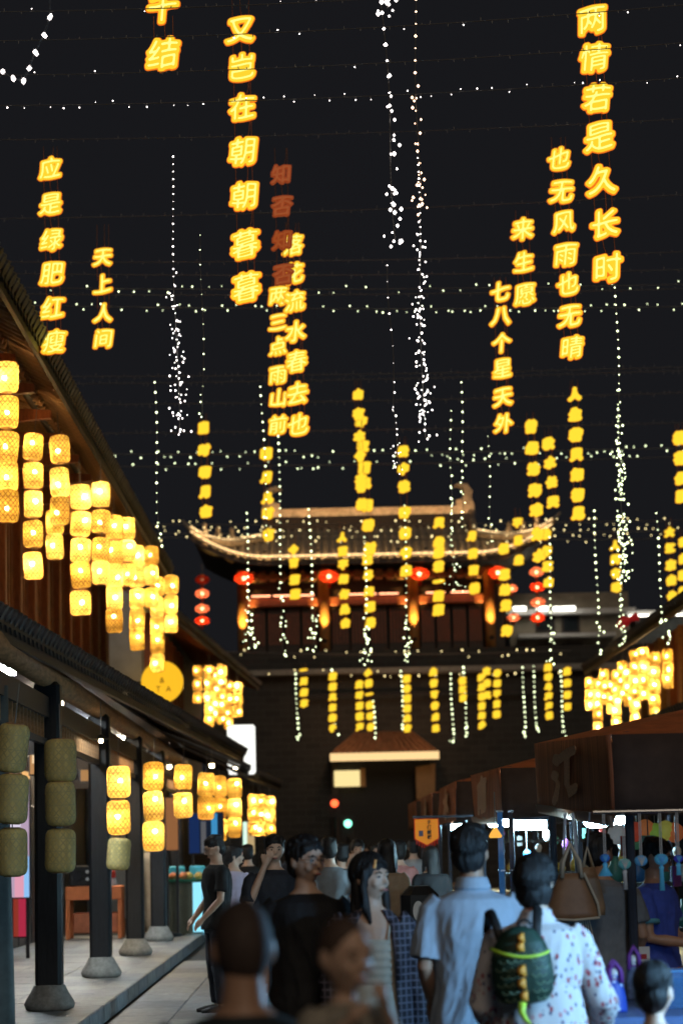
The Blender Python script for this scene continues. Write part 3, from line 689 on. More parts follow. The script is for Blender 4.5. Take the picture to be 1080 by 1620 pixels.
FV = [('人生若只如初见', col(908, 0, 914, [624, 656, 688, 719, 751, 783, 812]), 25, 47, 'sharpest of the far right signs'), ('当时明月在', col(322, 0, 326, [677, 712, 747, 778, 809]), 22, 55, ''), ('明月几时有', col(421, 0, 425, [718, 755, 788, 812, 846]), 22, 55, ''),
      ('山有木兮木有枝', col(566, 0, 572, [624, 655, 690, 722, 757, 770, 798]), 21, 54, ''), ('昨夜西风凋碧树', col(571, 0, 585, [667, 706, 740, 765, 800, 831, 868]), 22, 57, ''), ('望尽天涯路', col(581, 0, 586, [885, 910, 936, 960, 985]), 19, 60, ''),
      ('云中谁寄锦书来', col(637, 0, 642, [714, 742, 770, 811, 844, 875, 903]), 22, 56, ''), ('曾经沧海难为水', col(839, 0, 852, [675, 709, 742, 776, 807, 845, 879]), 24, 50, ''), ('秋水长天', col(867, 0, 874, [702, 732, 763, 794]), 22, 52, ''),
      ('只缘感君一回顾', col(694, 0, 693, [827, 858, 874, 896, 920, 943, 965]), 20, 60, ''), ('月满西楼', col(746, 0, 750, [848, 876, 902, 931]), 19, 62, ''), ('相思始觉海', col(796, 0, 801, [868, 909, 933, 958, 998]), 20, 60, ''), ('不思量', col(818, 0, 820, [827, 855, 886]), 18, 64, ''), ('除却巫山', col(862, 0, 867, [845, 872, 896, 921]), 19, 62, ''),
      ('人间有味', col(972, 0, 974, [863, 885, 907, 929]), 18, 66, ''), ('大江东去也', col(1058, 0, 1062, [842, 867, 894, 918, 943]), 19, 62, ''), ('桃花依旧', col(1074, 0, 1077, [693, 725, 757, 785]), 24, 50, 'at the right picture edge'), ('今宵酒醒', col(464, 0, 467, [870, 890, 917, 940]), 18, 64, ''), ('人面不知何处去', col(541, 0, 546, [850, 872, 893, 916, 940, 964, 986]), 18, 64, ''), ('花自飘零', col(1079, 0, 1080, [858, 884, 910, 936]), 18, 64, 'cut by the right picture edge')]
FL = {'人生若只如初见': 'sharpest of the far right signs', '当时明月在': 'right of the left roof, above tower tip', '明月几时有': 'over the left end of tower ridge', '山有木兮木有枝': 'topmost over the tower centre', '昨夜西风凋碧树': 'overlapping the topmost centre one', '望尽天涯路': 'lowest before the tower centre columns', '云中谁寄锦书来': 'right of the overlapping centre pair', '曾经沧海难为水': 'reaching the right roof tip', '秋水长天': 'four characters beside the right roof tip', '只缘感君一回顾': 'before the right tower bay', '月满西楼': 'four characters before the right column', '相思始觉海': 'before the right tower corner', '不思量': 'only three, near right roof tip', '除却巫山': 'beside the right red lanterns', '人间有味': 'four, under the dense right strand', '大江东去也': 'five, near right edge above timber roof', '桃花依旧': 'at the right picture edge', '今宵酒醒': 'before the left tower bay', '人面不知何处去': 'before the second tower lantern', '花自飘零': 'cut by the right picture edge, lower'}
for tx, pts, sz, Y, ex in FV: verse(tx, pts, sz*.76, Y, 'distant yellow sign reading %s, %s' % (tx, FL[tx]), far=True, wire_up=24)
LOW = [('一川烟草', even(480, 1060, 481, 1113, 4)), ('满城风絮梅子', even(526, 1070, 526, 1152, 6)), ('黄时雨歌声', even(568, 1083, 569, 1150, 5)), ('小楼一夜听春', even(582, 1064, 586, 1150, 6)), ('深巷明朝卖杏', even(643, 1074, 644, 1152, 6)), ('此情可待成追', even(685, 1063, 689, 1152, 6)), ('忆江南', even(731, 1077, 732, 1104, 3)), ('梦里花落知多', even(761, 1072, 762, 1147, 6)), ('夜来风', even(769, 1062, 770, 1100, 3)), ('春眠不觉晓', even(786, 1065, 785, 1130, 5)), ('闻啼鸟声声慢', even(866, 1056, 868, 1132, 6)), ('庭院深深', even(896, 1062, 897, 1118, 4))]
for i, (tx, pts) in enumerate(LOW): verse(tx, pts, 10.5, 82, 'small far yellow sign reading %s before gate wall, %s from left' % (tx, ORD[i]), far=True, wire_up=12)

# ================================================================ WIRES AND FAIRY LIGHTS
FW = glow('fairy_white', (1, .90, .86), 8); FY = glow('fairy_yellow', (1, .80, .36), 4); FG = glow('fairy_green_white', (.88, 1, .58), 4.5); FD = glow('fairy_warm', (1, .62, .40), 5)
OCT = [(1, 0, 0), (-1, 0, 0), (0, 1, 0), (0, -1, 0), (0, 0, 1.25), (0, 0, -1.25)]; OF = [(0, 2, 4), (2, 1, 4), (1, 3, 4), (3, 0, 4), (2, 0, 5), (1, 2, 5), (3, 1, 5), (0, 3, 5)]
def bulbs(mb, p, r): mb.add([(p[0]+a*r, p[1]+b*r, p[2]+c*r) for a, b, c in OCT], OF)
def cross_wire(px0, py0, px1, py1, Y, label, lit=0., m=FY, sag=.12, size=1.5, stubs=True, ext=1.0, rows=1):
    """a cable across the street at depth Y; lit: share of its little bulbs that glow"""
    a = at(px0, py0, Y); b = at(px1, py1, Y); d = b-a; a2 = a-d*.25*ext; b2 = b+d*.25*ext
    t = thing('light_wire', label, 'string lights', a2, 0, 'light wires strung across the street')
    n = 26; pts = [lerp(a2, b2, k/n)-a2+Vector((0, 0, -sag*4*(k/n)*(1-k/n)+sag)) for k in range(n+1)]
    MB().tube(pts, max(.004, Y*.00016), 4).build('cable', CABLE, t)
    st = MB(); lb = MB(); L = (b2-a2).length; step = 25*Y/FPX if Y < 40 else 13*Y/FPX; nn = int(L/step); s = Y/FPX
    for k in range(nn):
        f = (k+random.uniform(.2, .8))/nn; q = f*n; i = min(n-1, int(q)); p = lerp(pts[i], pts[i+1], q-i); up = random.choice((-1, 1))*random.uniform(3, 6)*s
        e = p+Vector((random.uniform(-1, 1)*s, 0, up)); st.tube([p, e], max(.004, .45*s), 3)
        if random.random() < lit: bulbs(lb, e, size*s*random.uniform(.4, .85))
    if stubs and st.v: tag(st.build('bulb_holders', CABLE, t), kind='stuff')
    if lb.v: tag(lb.build('bulbs', m, t), kind='stuff')
    return t
for i, (y0, y1, Y, lit) in enumerate(((30, -28, 17, .3), (75, 18, 18.5, .14), (129, 77, 20, .10), (176, 132, 21.5, .75))):
    cross_wire(0, y0, 1080, y1, Y, 'light wire across the sky, %s from the top' % ORD[i], lit, FW, size=1.6)
for i, (y0, y1, Y) in enumerate(((228, 195, 28), (352, 314, 32), (420, 404, 34.5), (438, 432, 35), (470, 462, 37), (600, 585, 45), (612, 590, 50), (645, 625, 54), (690, 672, 58))):
    cross_wire(0, y0, 1080, y1, Y, 'thin dark cable carrying verse signs, %s from the top' % ORD[i], .0, FY, size=1, ext=1)
for i, (y0, y1, Y, lit, x0) in enumerate(((460, 455, 37, .8, 0), (487, 490, 40, .8, 0), (722, 712, 56, .85, 120), (742, 726, 58, .7, 150), (832, 826, 74, .9, 200), (846, 842, 76, .9, 210), (852, 855, 78, .5, 220), (1036, 1034, 92, .5, 360), (1066, 1064, 93.5, .4, 340))):
    cross_wire(x0, y0, 1080 if i < 7 else 900, y1, Y, 'row of small lit bulbs across the street, %s row down' % ORD[i], lit, FY if i > 3 else FG, size=1.7, stubs=False, ext=1 if i < 7 else .02)
def strand(x0, y0, x1, y1, label, m=FG, Y=None, r=1.8, spread=5, dens=1., c0=.45, step=None):
    Y = Y or max(12, 3.7*FPX/(1338-y1)); s = Y/FPX; a = at(x0, y0, Y); b = at(x1, y1, Y)
    t = thing('fairy_light_strand', label, 'fairy lights', a, 0, 'hanging fairy light strands')
    L = (b-a).length; step = step or .115; n = max(4, int(L/step)); mb = MB(); pts = []
    for k in range(n+1):
        f = k/n; p = (b-a)*f+Vector((math.sin(f*7+x0)*.012, 0, 0)); pts.append(p); cl = max(0, (f-c0)/(1-c0))
        for q in range(1+int(dens*cl*3*random.random()+.3*random.random())):
            o = Vector((random.gauss(0, spread*s*(.12+cl*.9)), random.gauss(0, .05), random.gauss(0, step*.3*(.2+cl)))) if q or cl > .3 else Vector()
            bulbs(mb, p+o, r*s*random.uniform(.4, .95))
    MB().tube(pts, .0035, 4).build('cord', CABLE, t)
    tag(mb.build('bulbs', m, t), kind='stuff')
strand(602, -30, 626, 378, 'white fairy light strand at top centre with large bulbs', FW, 14.8, 3.4, 10, 2.6, .2, .105)
strand(628, -30, 612, 12, 'short bunch of white bulbs at the top centre edge', FW, 13.0, 3.6, 15, 2.4, .0, .04)
strand(655, -20, 664, 330, 'thin fairy strand beside the large-bulbed white one', FD, 19, 2.8, 6, 2.2, .2, .10)
strand(660, 250, 671, 692, 'dense white fairy light strand in the centre sky', FW, 21.8, 1.9, 10, 3.8, .0, .065)
strand(613, 420, 624, 650, 'sparse white strand left of the dense centre one', FW, 20.5, 1.8, 4, .6, .5, .13)
strand(622, 650, 634, 745, 'faint white cluster above the gate tower ridge', FW, 24, 1.2, 7, 2, .0, .06)
strand(272, 248, 283, 690, 'white fairy light strand in the left sky', FW, 21.8, 1.8, 9, 3.2, .2, .07)
strand(318, 372, 322, 655, 'sparse fairy strand above the sign 当时明月在', FG, 23, 1.8, 3, .7, .6, .14)
strand(245, 605, 252, 860, 'fairy strand beside the upper left roof', FG, 29, 2.2, 3, .7, .6, .12)
strand(973, 455, 982, 760, 'fairy strand below the sign 两情若是久长时', FG, 25, 2.3, 5, 1.8, .3, .09)
strand(976, 640, 986, 915, 'dense fairy strand on the right above roofs', FG, 34, 2.1, 9, 3.2, .0, .08)
strand(980, 905, 985, 1020, 'lower right fairy strand next to red ribbon', FG, 44, 1.6, 5, 1.6, .0, .1)
strand(413, 612, 424, 850, 'fairy strand passing behind the sign 明月几时有', FG, 36, 2.0, 3, .6, .5, .13)
strand(440, 690, 447, 1035, 'fairy strand before the left tower bay', FG, 47, 1.9, 4, 1.6, .5, .14)
strand(390, 812, 396, 1025, 'fairy strand at the left tower corner column', FG, 45, 2.1, 6, 2.0, .45, .13)
strand(489, 806, 497, 1027, 'fairy strand between second and third tower lanterns', FG, 45, 2.0, 6, 2.0, .45, .13)
strand(712, 650, 714, 830, 'fairy strand above the right tower ridge ornament', FG, 34, 1.9, 3, 1.2, .4, .13)
strand(729, 605, 733, 840, 'second fairy strand by the right ridge ornament', FG, 32, 1.9, 4, 1.3, .4, .13)
strand(714, 835, 718, 930, 'faint fairy cluster before the right tower bay', FG, 42, 1.2, 7, 2.2, .0, .1)
strand(772, 690, 776, 850, 'thin fairy strand right of the tower ridge', FG, 34, 1.6, 2, .4, .6, .14)
strand(939, 808, 948, 1032, 'fairy strand over the pale building', FG, 46, 2.1, 5, 1.6, .55, .14)
strand(1037, 812, 1050, 1010, 'fairy strand above the right timber roof', FG, 42, 2.1, 5, 1.6, .6, .14)
strand(640, 800, 644, 1042, 'fairy strand before the middle tower bay', FG, 47, 1.9, 4, 1.5, .5, .14)
strand(577, 850, 581, 1046, 'fairy strand beside the sign 望尽天涯路', FG, 48, 1.9, 5, 2.0, .4, .12)
strand(868, 850, 873, 1045, 'fairy strand beside the red lanterns right', FG, 47, 1.9, 4, 1.6, .5, .13)
for i, (x, y0, y1) in enumerate(((467, 1066, 1168), (525, 1060, 1162), (590, 1110, 1168), (634, 1062, 1156), (712, 1066, 1170), (733, 1056, 1160), (826, 1056, 1166), (843, 1054, 1160), (886, 1062, 1165))):
    strand(x, y0, x+5, y1, 'far fairy strand before the gate wall, %s from left' % ORD[i], FG, 84 if i != 2 else 85, 1.9, 2.5, .8, .8, .17)
# sagging string in the top left corner
t = thing('fairy_light_strand', 'sagging white fairy light string in the top left corner', 'fairy lights', at(78, -20, 12), 0, 'hanging fairy light strands')
pp = [at(x, y, 12)-t.location for x, y in ((80, -20), (79, 28), (70, 55), (56, 82), (47, 108), (38, 127), (22, 125), (5, 113), (-14, 108))]
MB().tube(pp, .002, 4).build('cord', CABLE, t); mb = MB()
for k, p in enumerate(pp[1:]):
    bulbs(mb, p, .010); bulbs(mb, p+Vector((random.uniform(-.01, .01), 0, random.uniform(-.012, .012))), .008)
tag(mb.build('bulbs', FW, t), kind='stuff')
# red ribbon tied on the right
t = thing('red_ribbon', 'red cloth ribbon tied at the right roof edge', 'ribbon', at(988, 985, 52))
MB().tube([at(978, 992, 52)-t.location, at(988, 982, 52)-t.location, at(996, 980, 52)-t.location, at(1008, 975, 52)-t.location], [.09, .13, .05, .1], 8).build('bow', mat('red_cloth', (.6, .02, .03), .6, emit=(1, .03, .03), estr=.12), t, True)  # ribbon cloth brightened by a weak glow of its own

# ================================================================ MARKET STALLS
def stripe_mat(name, c1, c2, sc):
    m = bpy.data.materials.new(name); m.use_nodes = True; n = m.node_tree.nodes; l = m.node_tree.links; b = n['Principled BSDF']; b.inputs['Roughness'].default_value = .85
    tc = n.new('ShaderNodeTexCoord'); mp = n.new('ShaderNodeMapping'); mp.inputs['Scale'].default_value = (sc, sc, .15); nz = n.new('ShaderNodeTexNoise'); nz.inputs['Scale'].default_value = 1; nz.inputs['Detail'].default_value = 5; nz.inputs['Roughness'].default_value = .7
    cr = n.new('ShaderNodeValToRGB'); cr.color_ramp.elements[0].position = .38; cr.color_ramp.elements[1].position = .64; cr.color_ramp.elements[0].color = (*c1, 1); cr.color_ramp.elements[1].color = (*c2, 1)
    l.new(tc.outputs['Object'], mp.inputs[0]); l.new(mp.outputs[0], nz.inputs[0]); l.new(nz.outputs[0], cr.inputs[0]); l.new(cr.outputs[0], b.inputs['Base Color'])
    MATS[name] = m
    return m
VAL = stripe_mat('lit_brown_canvas', (.34, .12, .06), (.66, .26, .13), 16)  # street-side valance, lantern light put into a brighter canvas colour
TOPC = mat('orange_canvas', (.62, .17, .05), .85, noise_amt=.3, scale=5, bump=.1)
DARKC = mat('dark_canvas', (.070, .045, .036), .85, noise_amt=.3, scale=6)  # shade on the canopy's other sides put into darker canvas; also parasol cloth
PRINT = mat('canvas_print', (.92, .55, .34), .8, noise_amt=.3, scale=30)
LEDC = glow('led_tube', (.28, .62, 1), 900, True); LEDV = glow('led_lamp', (.45, .80, 1), 170, True)
POLE = mat('stall_pole', (.07, .085, .12), .4, metal=.4, noise_amt=.2)
CLOTH_T = mat('table_skirt', (.03, .04, .06), .8, noise_amt=.3, scale=5)
def cloth_sheet(p00, p10, p01, p11, nu, nv, amp, ph, th=.01, nrm=(1, 0, 0)):
    """a hanging cloth between four corners, rippled along its normal, with thickness"""
    mb = MB(); vs = []; fs = []; nrm = Vector(nrm); p00, p10, p01, p11 = map(Vector, (p00, p10, p01, p11))
    for sd_ in (0, 1):
        for j in range(nv+1):
            for i in range(nu+1):
                u, v = i/nu, j/nv; p = (p00*(1-u)+p10*u)*(1-v)+(p01*(1-u)+p11*u)*v
                vs.append(p+nrm*(math.sin(u*nu*.55+ph)*amp*v+math.sin(u*nu*.23+ph*2)*amp*1.5*v+sd_*th)+Vector((0, 0, math.sin(u*nu*.31+ph)*amp*.6*v)))
    W_ = nu+1; o = W_*(nv+1)
    for j in range(nv):
        for i in range(nu):
            a = j*W_+i; fs += [(a, a+1, a+W_+1, a+W_), (o+a, o+a+W_, o+a+W_+1, o+a+1)]
    for i in range(nu): fs += [(i, o+i, o+i+1, i+1), (nv*W_+i, nv*W_+i+1, o+nv*W_+i+1, o+nv*W_+i)]
    for j in range(nv): fs += [(j*W_, (j+1)*W_, o+(j+1)*W_, o+j*W_), (j*W_+nu, o+j*W_+nu, o+(j+1)*W_+nu, (j+1)*W_+nu)]
    return mb.add(vs, fs)
tooth = MB().lathe([(.028, 0), (.02, -.03), (.004, -.075)], 6).mesh('fringe_tassel', mat('fringe', (.45, .33, .26), .8, noise_amt=.3))
def stall(x0, x1, y0, y1, zt, zb, label, char, near=True, lamp=None, sk=CLOTH_T, slope=0):
    t = thing('market_stall', label, 'stall', ((x0+x1)/2, (y0+y1)/2, 0), 0, 'canvas-roofed market stalls on the right')
    L = t.location; P = lambda x, y, z: Vector((x, y, z))-Vector((L.x, L.y, 0))
    dz = slope                                        # canopy climbs a little away from the camera
    r = .17; xm0, xm1, ym0, ym1 = x0+.7, x1-.7, y0+1.2, y1-1.2
    mb = MB().add([P(x0, y0, zt), P(x1, y0, zt), P(x1, y1, zt+dz), P(x0, y1, zt+dz), P(xm0, ym0, zt+r+dz*.3), P(xm1, ym0, zt+r+dz*.3), P(xm1, ym1, zt+r+dz*.7), P(xm0, ym1, zt+r+dz*.7)],
            [(0, 1, 5, 4), (1, 2, 6, 5), (2, 3, 7, 6), (3, 0, 4, 7), (4, 5, 6, 7), (0, 3, 2, 1)])
    mb.build('canopy_top', TOPC, t)
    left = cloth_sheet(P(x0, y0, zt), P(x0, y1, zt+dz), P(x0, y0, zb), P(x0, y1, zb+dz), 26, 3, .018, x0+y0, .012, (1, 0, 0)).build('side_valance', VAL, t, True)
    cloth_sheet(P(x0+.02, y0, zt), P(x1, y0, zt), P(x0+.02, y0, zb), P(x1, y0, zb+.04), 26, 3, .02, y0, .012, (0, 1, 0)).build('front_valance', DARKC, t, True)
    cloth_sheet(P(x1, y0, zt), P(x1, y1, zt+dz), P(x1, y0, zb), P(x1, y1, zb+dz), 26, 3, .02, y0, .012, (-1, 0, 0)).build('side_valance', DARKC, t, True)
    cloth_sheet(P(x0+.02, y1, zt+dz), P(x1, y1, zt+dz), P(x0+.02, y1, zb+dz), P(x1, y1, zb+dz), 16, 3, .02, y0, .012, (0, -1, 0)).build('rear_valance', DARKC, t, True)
    if near:
        n = int((y1-y0)/.13)
        for k in range(n): link('fringe_tassel', tooth, left, P(x0+.008, y0+.08+k*(y1-y0-.1)/n, zb+dz*k/n+.012))
    if char:
        h = (zt-zb); me = glyph_mesh(char, .05, 40, .006, 0, PRINT, 'printed_character')
        o = link('printed_character', me, left, P(x0-.022, lerp(y0, y1, .5), (zt+zb)/2+dz*.5)); o.scale = ((y1-y0)*.36, 1, h*.78); o.rotation_euler.z = R(-90)
    for x in (x0+.12, x1-.12):
        for y in (y0+.12, y1-.12): MB().tube([P(x, y, 0), P(x, y, zt+.02)], .028, 8).build('pole', POLE, t)
    cy_ = (y0+y1)/2
    MB().box(P(x0+.75, cy_, .88), (1.1, y1-y0-.5, .05)).build('counter_top', WOODT, t)
    MB().box(P(x0+.75, cy_, .43), (1.0, y1-y0-.6, .85)).build('counter_skirt', sk, t)
    if lamp:
        for lx, ly, lz, w, m in lamp:
            MB().box(P(lx, ly, lz), (w, .5, .09), bev=.02).build('led_lamp', m, t)
            MB().box(P(lx, ly, lz+.075), (w+.04, .54, .05)).build('lamp_housing', POLE, t)
            MB().tube([P(lx, ly, lz+.09), P(lx, ly, zt+.02)], .01, 6).build('lamp_cord', CABLE, t)
    return t
SX = 1.74
stall(SX, 4.4, 14.7, 19.9, 2.33, 1.83, 'nearest market stall with big brown printed canopy at right', '江', True, [(1.93, 17.2, 1.83, .12, LEDV)], slope=.16)
stall(SX+.02, 4.2, 24.3, 28.9, 2.43, 1.93, 'second market stall, brown canopy behind the big one', '南', True, [(2.1, 24.9, 1.86, .32, LEDV), (3.0, 26, 1.9, .4, LEDV)], slope=.06)
stall(SX, 4.1, 32.0, 36.2, 2.5, 1.98, 'third market stall from the camera with brown canopy', '水', False, [(2.4, 33, 1.95, .3, LEDV)])
stall(SX, 4.1, 39.0, 43.0, 2.5, 1.98, 'fourth market stall from the camera with brown canopy', '乡', False, [(2.2, 40, 1.95, .3, LEDV)])
stall(SX, 4.1, 46.0, 50.0, 2.5, 1.98, 'farthest market stall in the right row', None, False)
s0 = stall(2.75, 5.0, 5.6, 9.9, 2.35, 1.95, 'market stall beside the crowd, right of the red-shirted boy', None, False)
MB().tube([(-.95, .7, 1.78), (-.95, 1.9, 1.78)], .022, 8).build('led_tube', LEDC, s0); MB().box((-.95, 1.3, 1.83), (.06, 1.3, .04)).build('lamp_housing', POLE, s0)
for yy in (1.0, 1.9): MB().tube([(-.95, yy, 1.85), (-.95, yy, 2.37)], .008, 6).build('lamp_cord', CABLE, s0)

# shelves with goods in the two nearest stalls
for (xa, xb, ya, lab) in ((2.25, 4.1, 21.6, 'black wire shelf with dim goods behind the nearest stall'), (2.2, 4.0, 30.2, 'shelf of small goods behind the second stall')):
    t = thing('goods_shelf', lab, 'shelf', ((xa+xb)/2, ya, 0)); w = xb-xa
    for sg in (-1, 1):
        for yy in (-.15, .15): MB().box((sg*w/2, yy, .95), (.04, .04, 1.9)).build('upright', POLE, t)
    for k, z in enumerate((.5, .9, 1.3, 1.7)):
        sh = MB().box((0, 0, z), (w, .36, .03)).build('shelf_board', WOOD, t)
    for k in range(26):
        z = (.5, .9, 1.3)[k % 3]+.02; cc = random.choice([(.5, .08, .05), (.05, .2, .5), (.6, .5, .3), (.1, .35, .3), (.5, .3, .05), (.6, .6, .6)])
        hgt = random.uniform(.1, .28); x = -w/2+.12+(k//3)*w/9.2
        g = MB().lathe([(.03, 0), (.07, .01), (.075, hgt*.5), (.04, hgt*.75), (.035, hgt), (.01, hgt+.01)], 10).build('goods_jar', mat('goods_%d_%d' % (int(cc[0]*100), int(cc[2]*100)), cc, .4, noise_amt=.2), t, True); g.location = (x, random.uniform(-.06, .06), z)
# hanging banner sign
b = thing('banner_sign', 'orange pointed banner reading 手打糍粑 hanging before far stalls', 'sign', at(674, 1296, 30.5))
s = 30.5/FPX; ban = mat('orange_banner', (.85, .30, .03), .7, noise_amt=.15, emit=(1, .33, .02), estr=.30)  # banner cloth glows a little, standing in for light on it
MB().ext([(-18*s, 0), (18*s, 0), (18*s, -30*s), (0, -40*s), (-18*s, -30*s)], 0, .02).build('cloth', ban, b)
MB().ext([(-19.5*s, 1*s), (19.5*s, 1*s), (19.5*s, -31*s), (0, -42*s), (-19.5*s, -31*s)], .022, .034).build('border', mat('red_border', (.5, .03, .02), .7, emit=(1, .05, .02), estr=.12), b)  # border glows faintly like the banner cloth, no lamp in it
for k, ch in enumerate('手打糍粑'):
    o = link('printed_character', glyph_mesh(ch, .02, 30, .01, 0, BLACK, 'printed_character'), b, ((4 if k % 2 == 0 else 4)*s, -.002, (-5-k*7.6)*s)); o.scale = (7.5*s, 1, 7.5*s)
MB().box((-9*s, -.004, -22*s), (7*s, .006, 9*s)).build('printed_block', mat('banner_blue', (.10, .10, .2), .6), b)
for k in range(9): MB().tube([(-16*s+k*4*s, .01, (-31-10*(1-abs(k-4)/4))*s), (-16*s+k*4*s, .01, (-39-10*(1-abs(k-4)/4))*s)], .006, 4).build('fringe_tassel', MATS['red_border'], b)
MB().beam((-.17, .03, .03), (.6, .03, .03), .03, .03).build('hanging_rod', POLE, b)

# ================================================================ GOODS HANGING AT THE NEAREST STALL
HY = 14.45
rail_ = thing('hanging_rail', 'thin steel rail under the big canopy front edge', 'rail', (2.6, HY, 1.86))
MB().tube([(-1.0, 0, 0), (1.7, 0, 0)], .012, 8).build('bar', CHROME, rail_)
for xx in (-.75, 1.6): MB().tube([(xx, 0, 0), (xx, .26, .02)], .008, 6).build('hook', CHROME, rail_)
TAN = mat('tan_leather', (.26, .135, .065), .5, noise_amt=.2, scale=12, bump=.1); EDGE = mat('pale_piping', (.55, .48, .36), .6)
bp = at(905, 1455, HY); s = HY/FPX
bag = thing('leather_handbag', 'brown leather tote bag hanging at the nearest stall', 'bag', bp)
w0, w1, h = 43*s, 17*s, 72*s
rings = []
for k in range(7):
    f = k/6; w = lerp(w0, w1, f**1.5)*(.93 if k == 0 else 1); d = lerp(.075, .03, f)
    rings.append([(w*math.copysign(abs(math.cos(a_))**.6, math.cos(a_)), d*math.copysign(abs(math.sin(a_))**.8, math.sin(a_)), h*f) for a_ in [2*math.pi*q/20 for q in range(20)]])
MB().loft(rings).build('bag_body', TAN, bag, True)
for yy in (-.05, .05):
    MB().tube([(-w1*.9, yy, h*.9), (-w1*.75, yy, h*1.25), (0, yy*.4, h*1.62), (w1*.75, yy, h*1.25), (w1*.9, yy, h*.9)], .012, 8).build('handle', EDGE, bag, True)
MB().tube([(w0*.97, -.03, 0.02), (w0*.9, -.05, h*.35), (w1*1.1, -.04, h)], .008, 6).build('piping', EDGE, bag)
MB().tube([(-w0*.9, -.05, .01), (0, -.085, .0), (w0*.95, -.05, .01)], .008, 6).build('piping', EDGE, bag)
for k in range(5): MB().tube([(w0*.3+k*.012, 0, 0), (w0*.3+k*.02, 0, -.16-.03*(k % 2))], .004, 4).build('fringe', EDGE, bag)
for sg in (-1, 1): MB().tube([(sg*w1*.6, 0, h*1.4), (sg*w1*.35, 0, 1.86-bp.z)], .009, 6).build('hanging_ribbon', mat('pale_ribbon', (.5, .55, .62), .6), bag)
bp2 = at(932, 1448, HY+.25)
bag2 = thing('leather_handbag', 'second tan tote with pale piping behind the brown one', 'bag', bp2)
MB().loft([[(p[0]*.62, p[1]*.8, p[2]*1.05) for p in r_] for r_ in rings]).build('bag_body', mat('tan_leather_pale', (.33, .2, .11), .5), bag2, True)
MB().tube([(-w1*.5, 0, h), (0, 0, h*1.5), (w1*.5, 0, h)], .012, 8).build('handle', EDGE, bag2, True)
MB().tube([(0, 0, h*1.5), (0, -.2, 1.86-bp2.z)], .005, 6).build('hanging_ribbon', MATS['pale_ribbon'], bag2)
TEAL = [mat('charm_%s' % k, c, .45, noise_amt=.15, emit=c, estr=e) for k, c, e in (('blue', (.04, .2, .75), .05), ('aqua', (.18, .6, .62), .03), ('sky', (.12, .42, .8), .05), ('cyan', (.1, .5, .85), .08), ('violet', (.06, .06, .6), .08))]  # charms carry a faint glow in their own colour instead of lamp light
for i, (px, py, w, tz_, m, nm) in enumerate(((956, 1357, 15, 22, 0, 'deep blue knotted charm with long skirt tassel'), (987, 1366, 20, 32, 1, 'pale aqua oval charm with white tassel'), (1013, 1361, 20, 0, 2, 'sky blue shell charm without tassel'), (1045, 1359, 21, 40, 3, 'cyan shell charm with light blue tassel'), (1072, 1358, 14, 20, 4, 'violet charm at the right picture edge'))):
    p = at(px, py, HY); t = thing('hanging_charm', nm+' hanging under the canopy', 'charm', p, 0, 'charms hanging under the canopy')
    r_ = w*s/2; mb = MB(); n = 22
    prof_ = [(r_*math.cos(2*math.pi*k/n), r_*.92*math.sin(2*math.pi*k/n)*(1 if math.sin(2*math.pi*k/n) < 0 else .85)) for k in range(n)]
    mb.loft([[(a_*.75, -.03, c_*.75) for a_, c_ in prof_], [(a_, -.012, c_) for a_, c_ in prof_], [(a_, .012, c_) for a_, c_ in prof_], [(a_*.75, .03, c_*.75) for a_, c_ in prof_]])
    mb.build('charm_body', TEAL[m], t, True)
    for k in range(5): MB().tube([(0, -.033, -r_*.8), ((k-2)*r_*.3, -.034, r_*.6)], .0025, 4).build('rib', WHITE if m in (1, 2) else TEAL[2], t)
    if tz_:
        MB().lathe([(.006, 0), (.016, -.015), (.012, -.03), (.016 if i else .045, -tz_*s), (.0, -tz_*s)], 10, c=(0, 0, -r_*.85)).build('tassel', WHITE if m == 1 else TEAL[3], t, True)
    MB().tube([(-.004, 0, r_*.7), (-.004, 0, 1.86-p.z)], .003, 4).build('cord', WHITE, t); MB().tube([(.006, 0, r_*.7), (.006, 0, 1.86-p.z)], .003, 4).build('cord', WHITE, t)

# display table with little bags
tb = thing('display_table', 'dark display table with small bags at lower right', 'table', (2.1, 12.1, 0))
MB().box((0, 0, .885), (1.7, 2.2, .05), bev=.01).build('table_top', mat('table_blue', (.12, .2, .42), .5), tb)
for sx_ in (-.78, .78):
    for sy_ in (-1.0, 1.0): MB().box((sx_, sy_, .43), (.06, .06, .86)).build('leg', METAL, tb)
MB().box((0, 0, .3), (1.5, 2.0, .03)).build('lower_shelf', WOOD, tb)
CHK = bpy.data.materials.new('blue_dotted_cloth'); CHK.use_nodes = True
n_ = CHK.node_tree.nodes; l_ = CHK.node_tree.links; vo = n_.new('ShaderNodeTexVoronoi'); vo.inputs['Scale'].default_value = 26; tc_ = n_.new('ShaderNodeTexCoord'); cr_ = n_.new('ShaderNodeValToRGB')
cr_.color_ramp.elements[0].color = (.62, .7, .9, 1); cr_.color_ramp.elements[1].color = (.04, .10, .55, 1); cr_.color_ramp.elements[0].position = .22; cr_.color_ramp.elements[1].position = .3
l_.new(tc_.outputs['Object'], vo.inputs[0]); l_.new(vo.outputs[0], cr_.inputs[0]); l_.new(cr_.outputs[0], n_['Principled BSDF'].inputs['Base Color'])
PURP = mat('purple_cloth', (.22, .05, .32), .6); PLAID = mat('checked_cloth', (.12, .14, .22), .7, noise_amt=.8, scale=30)
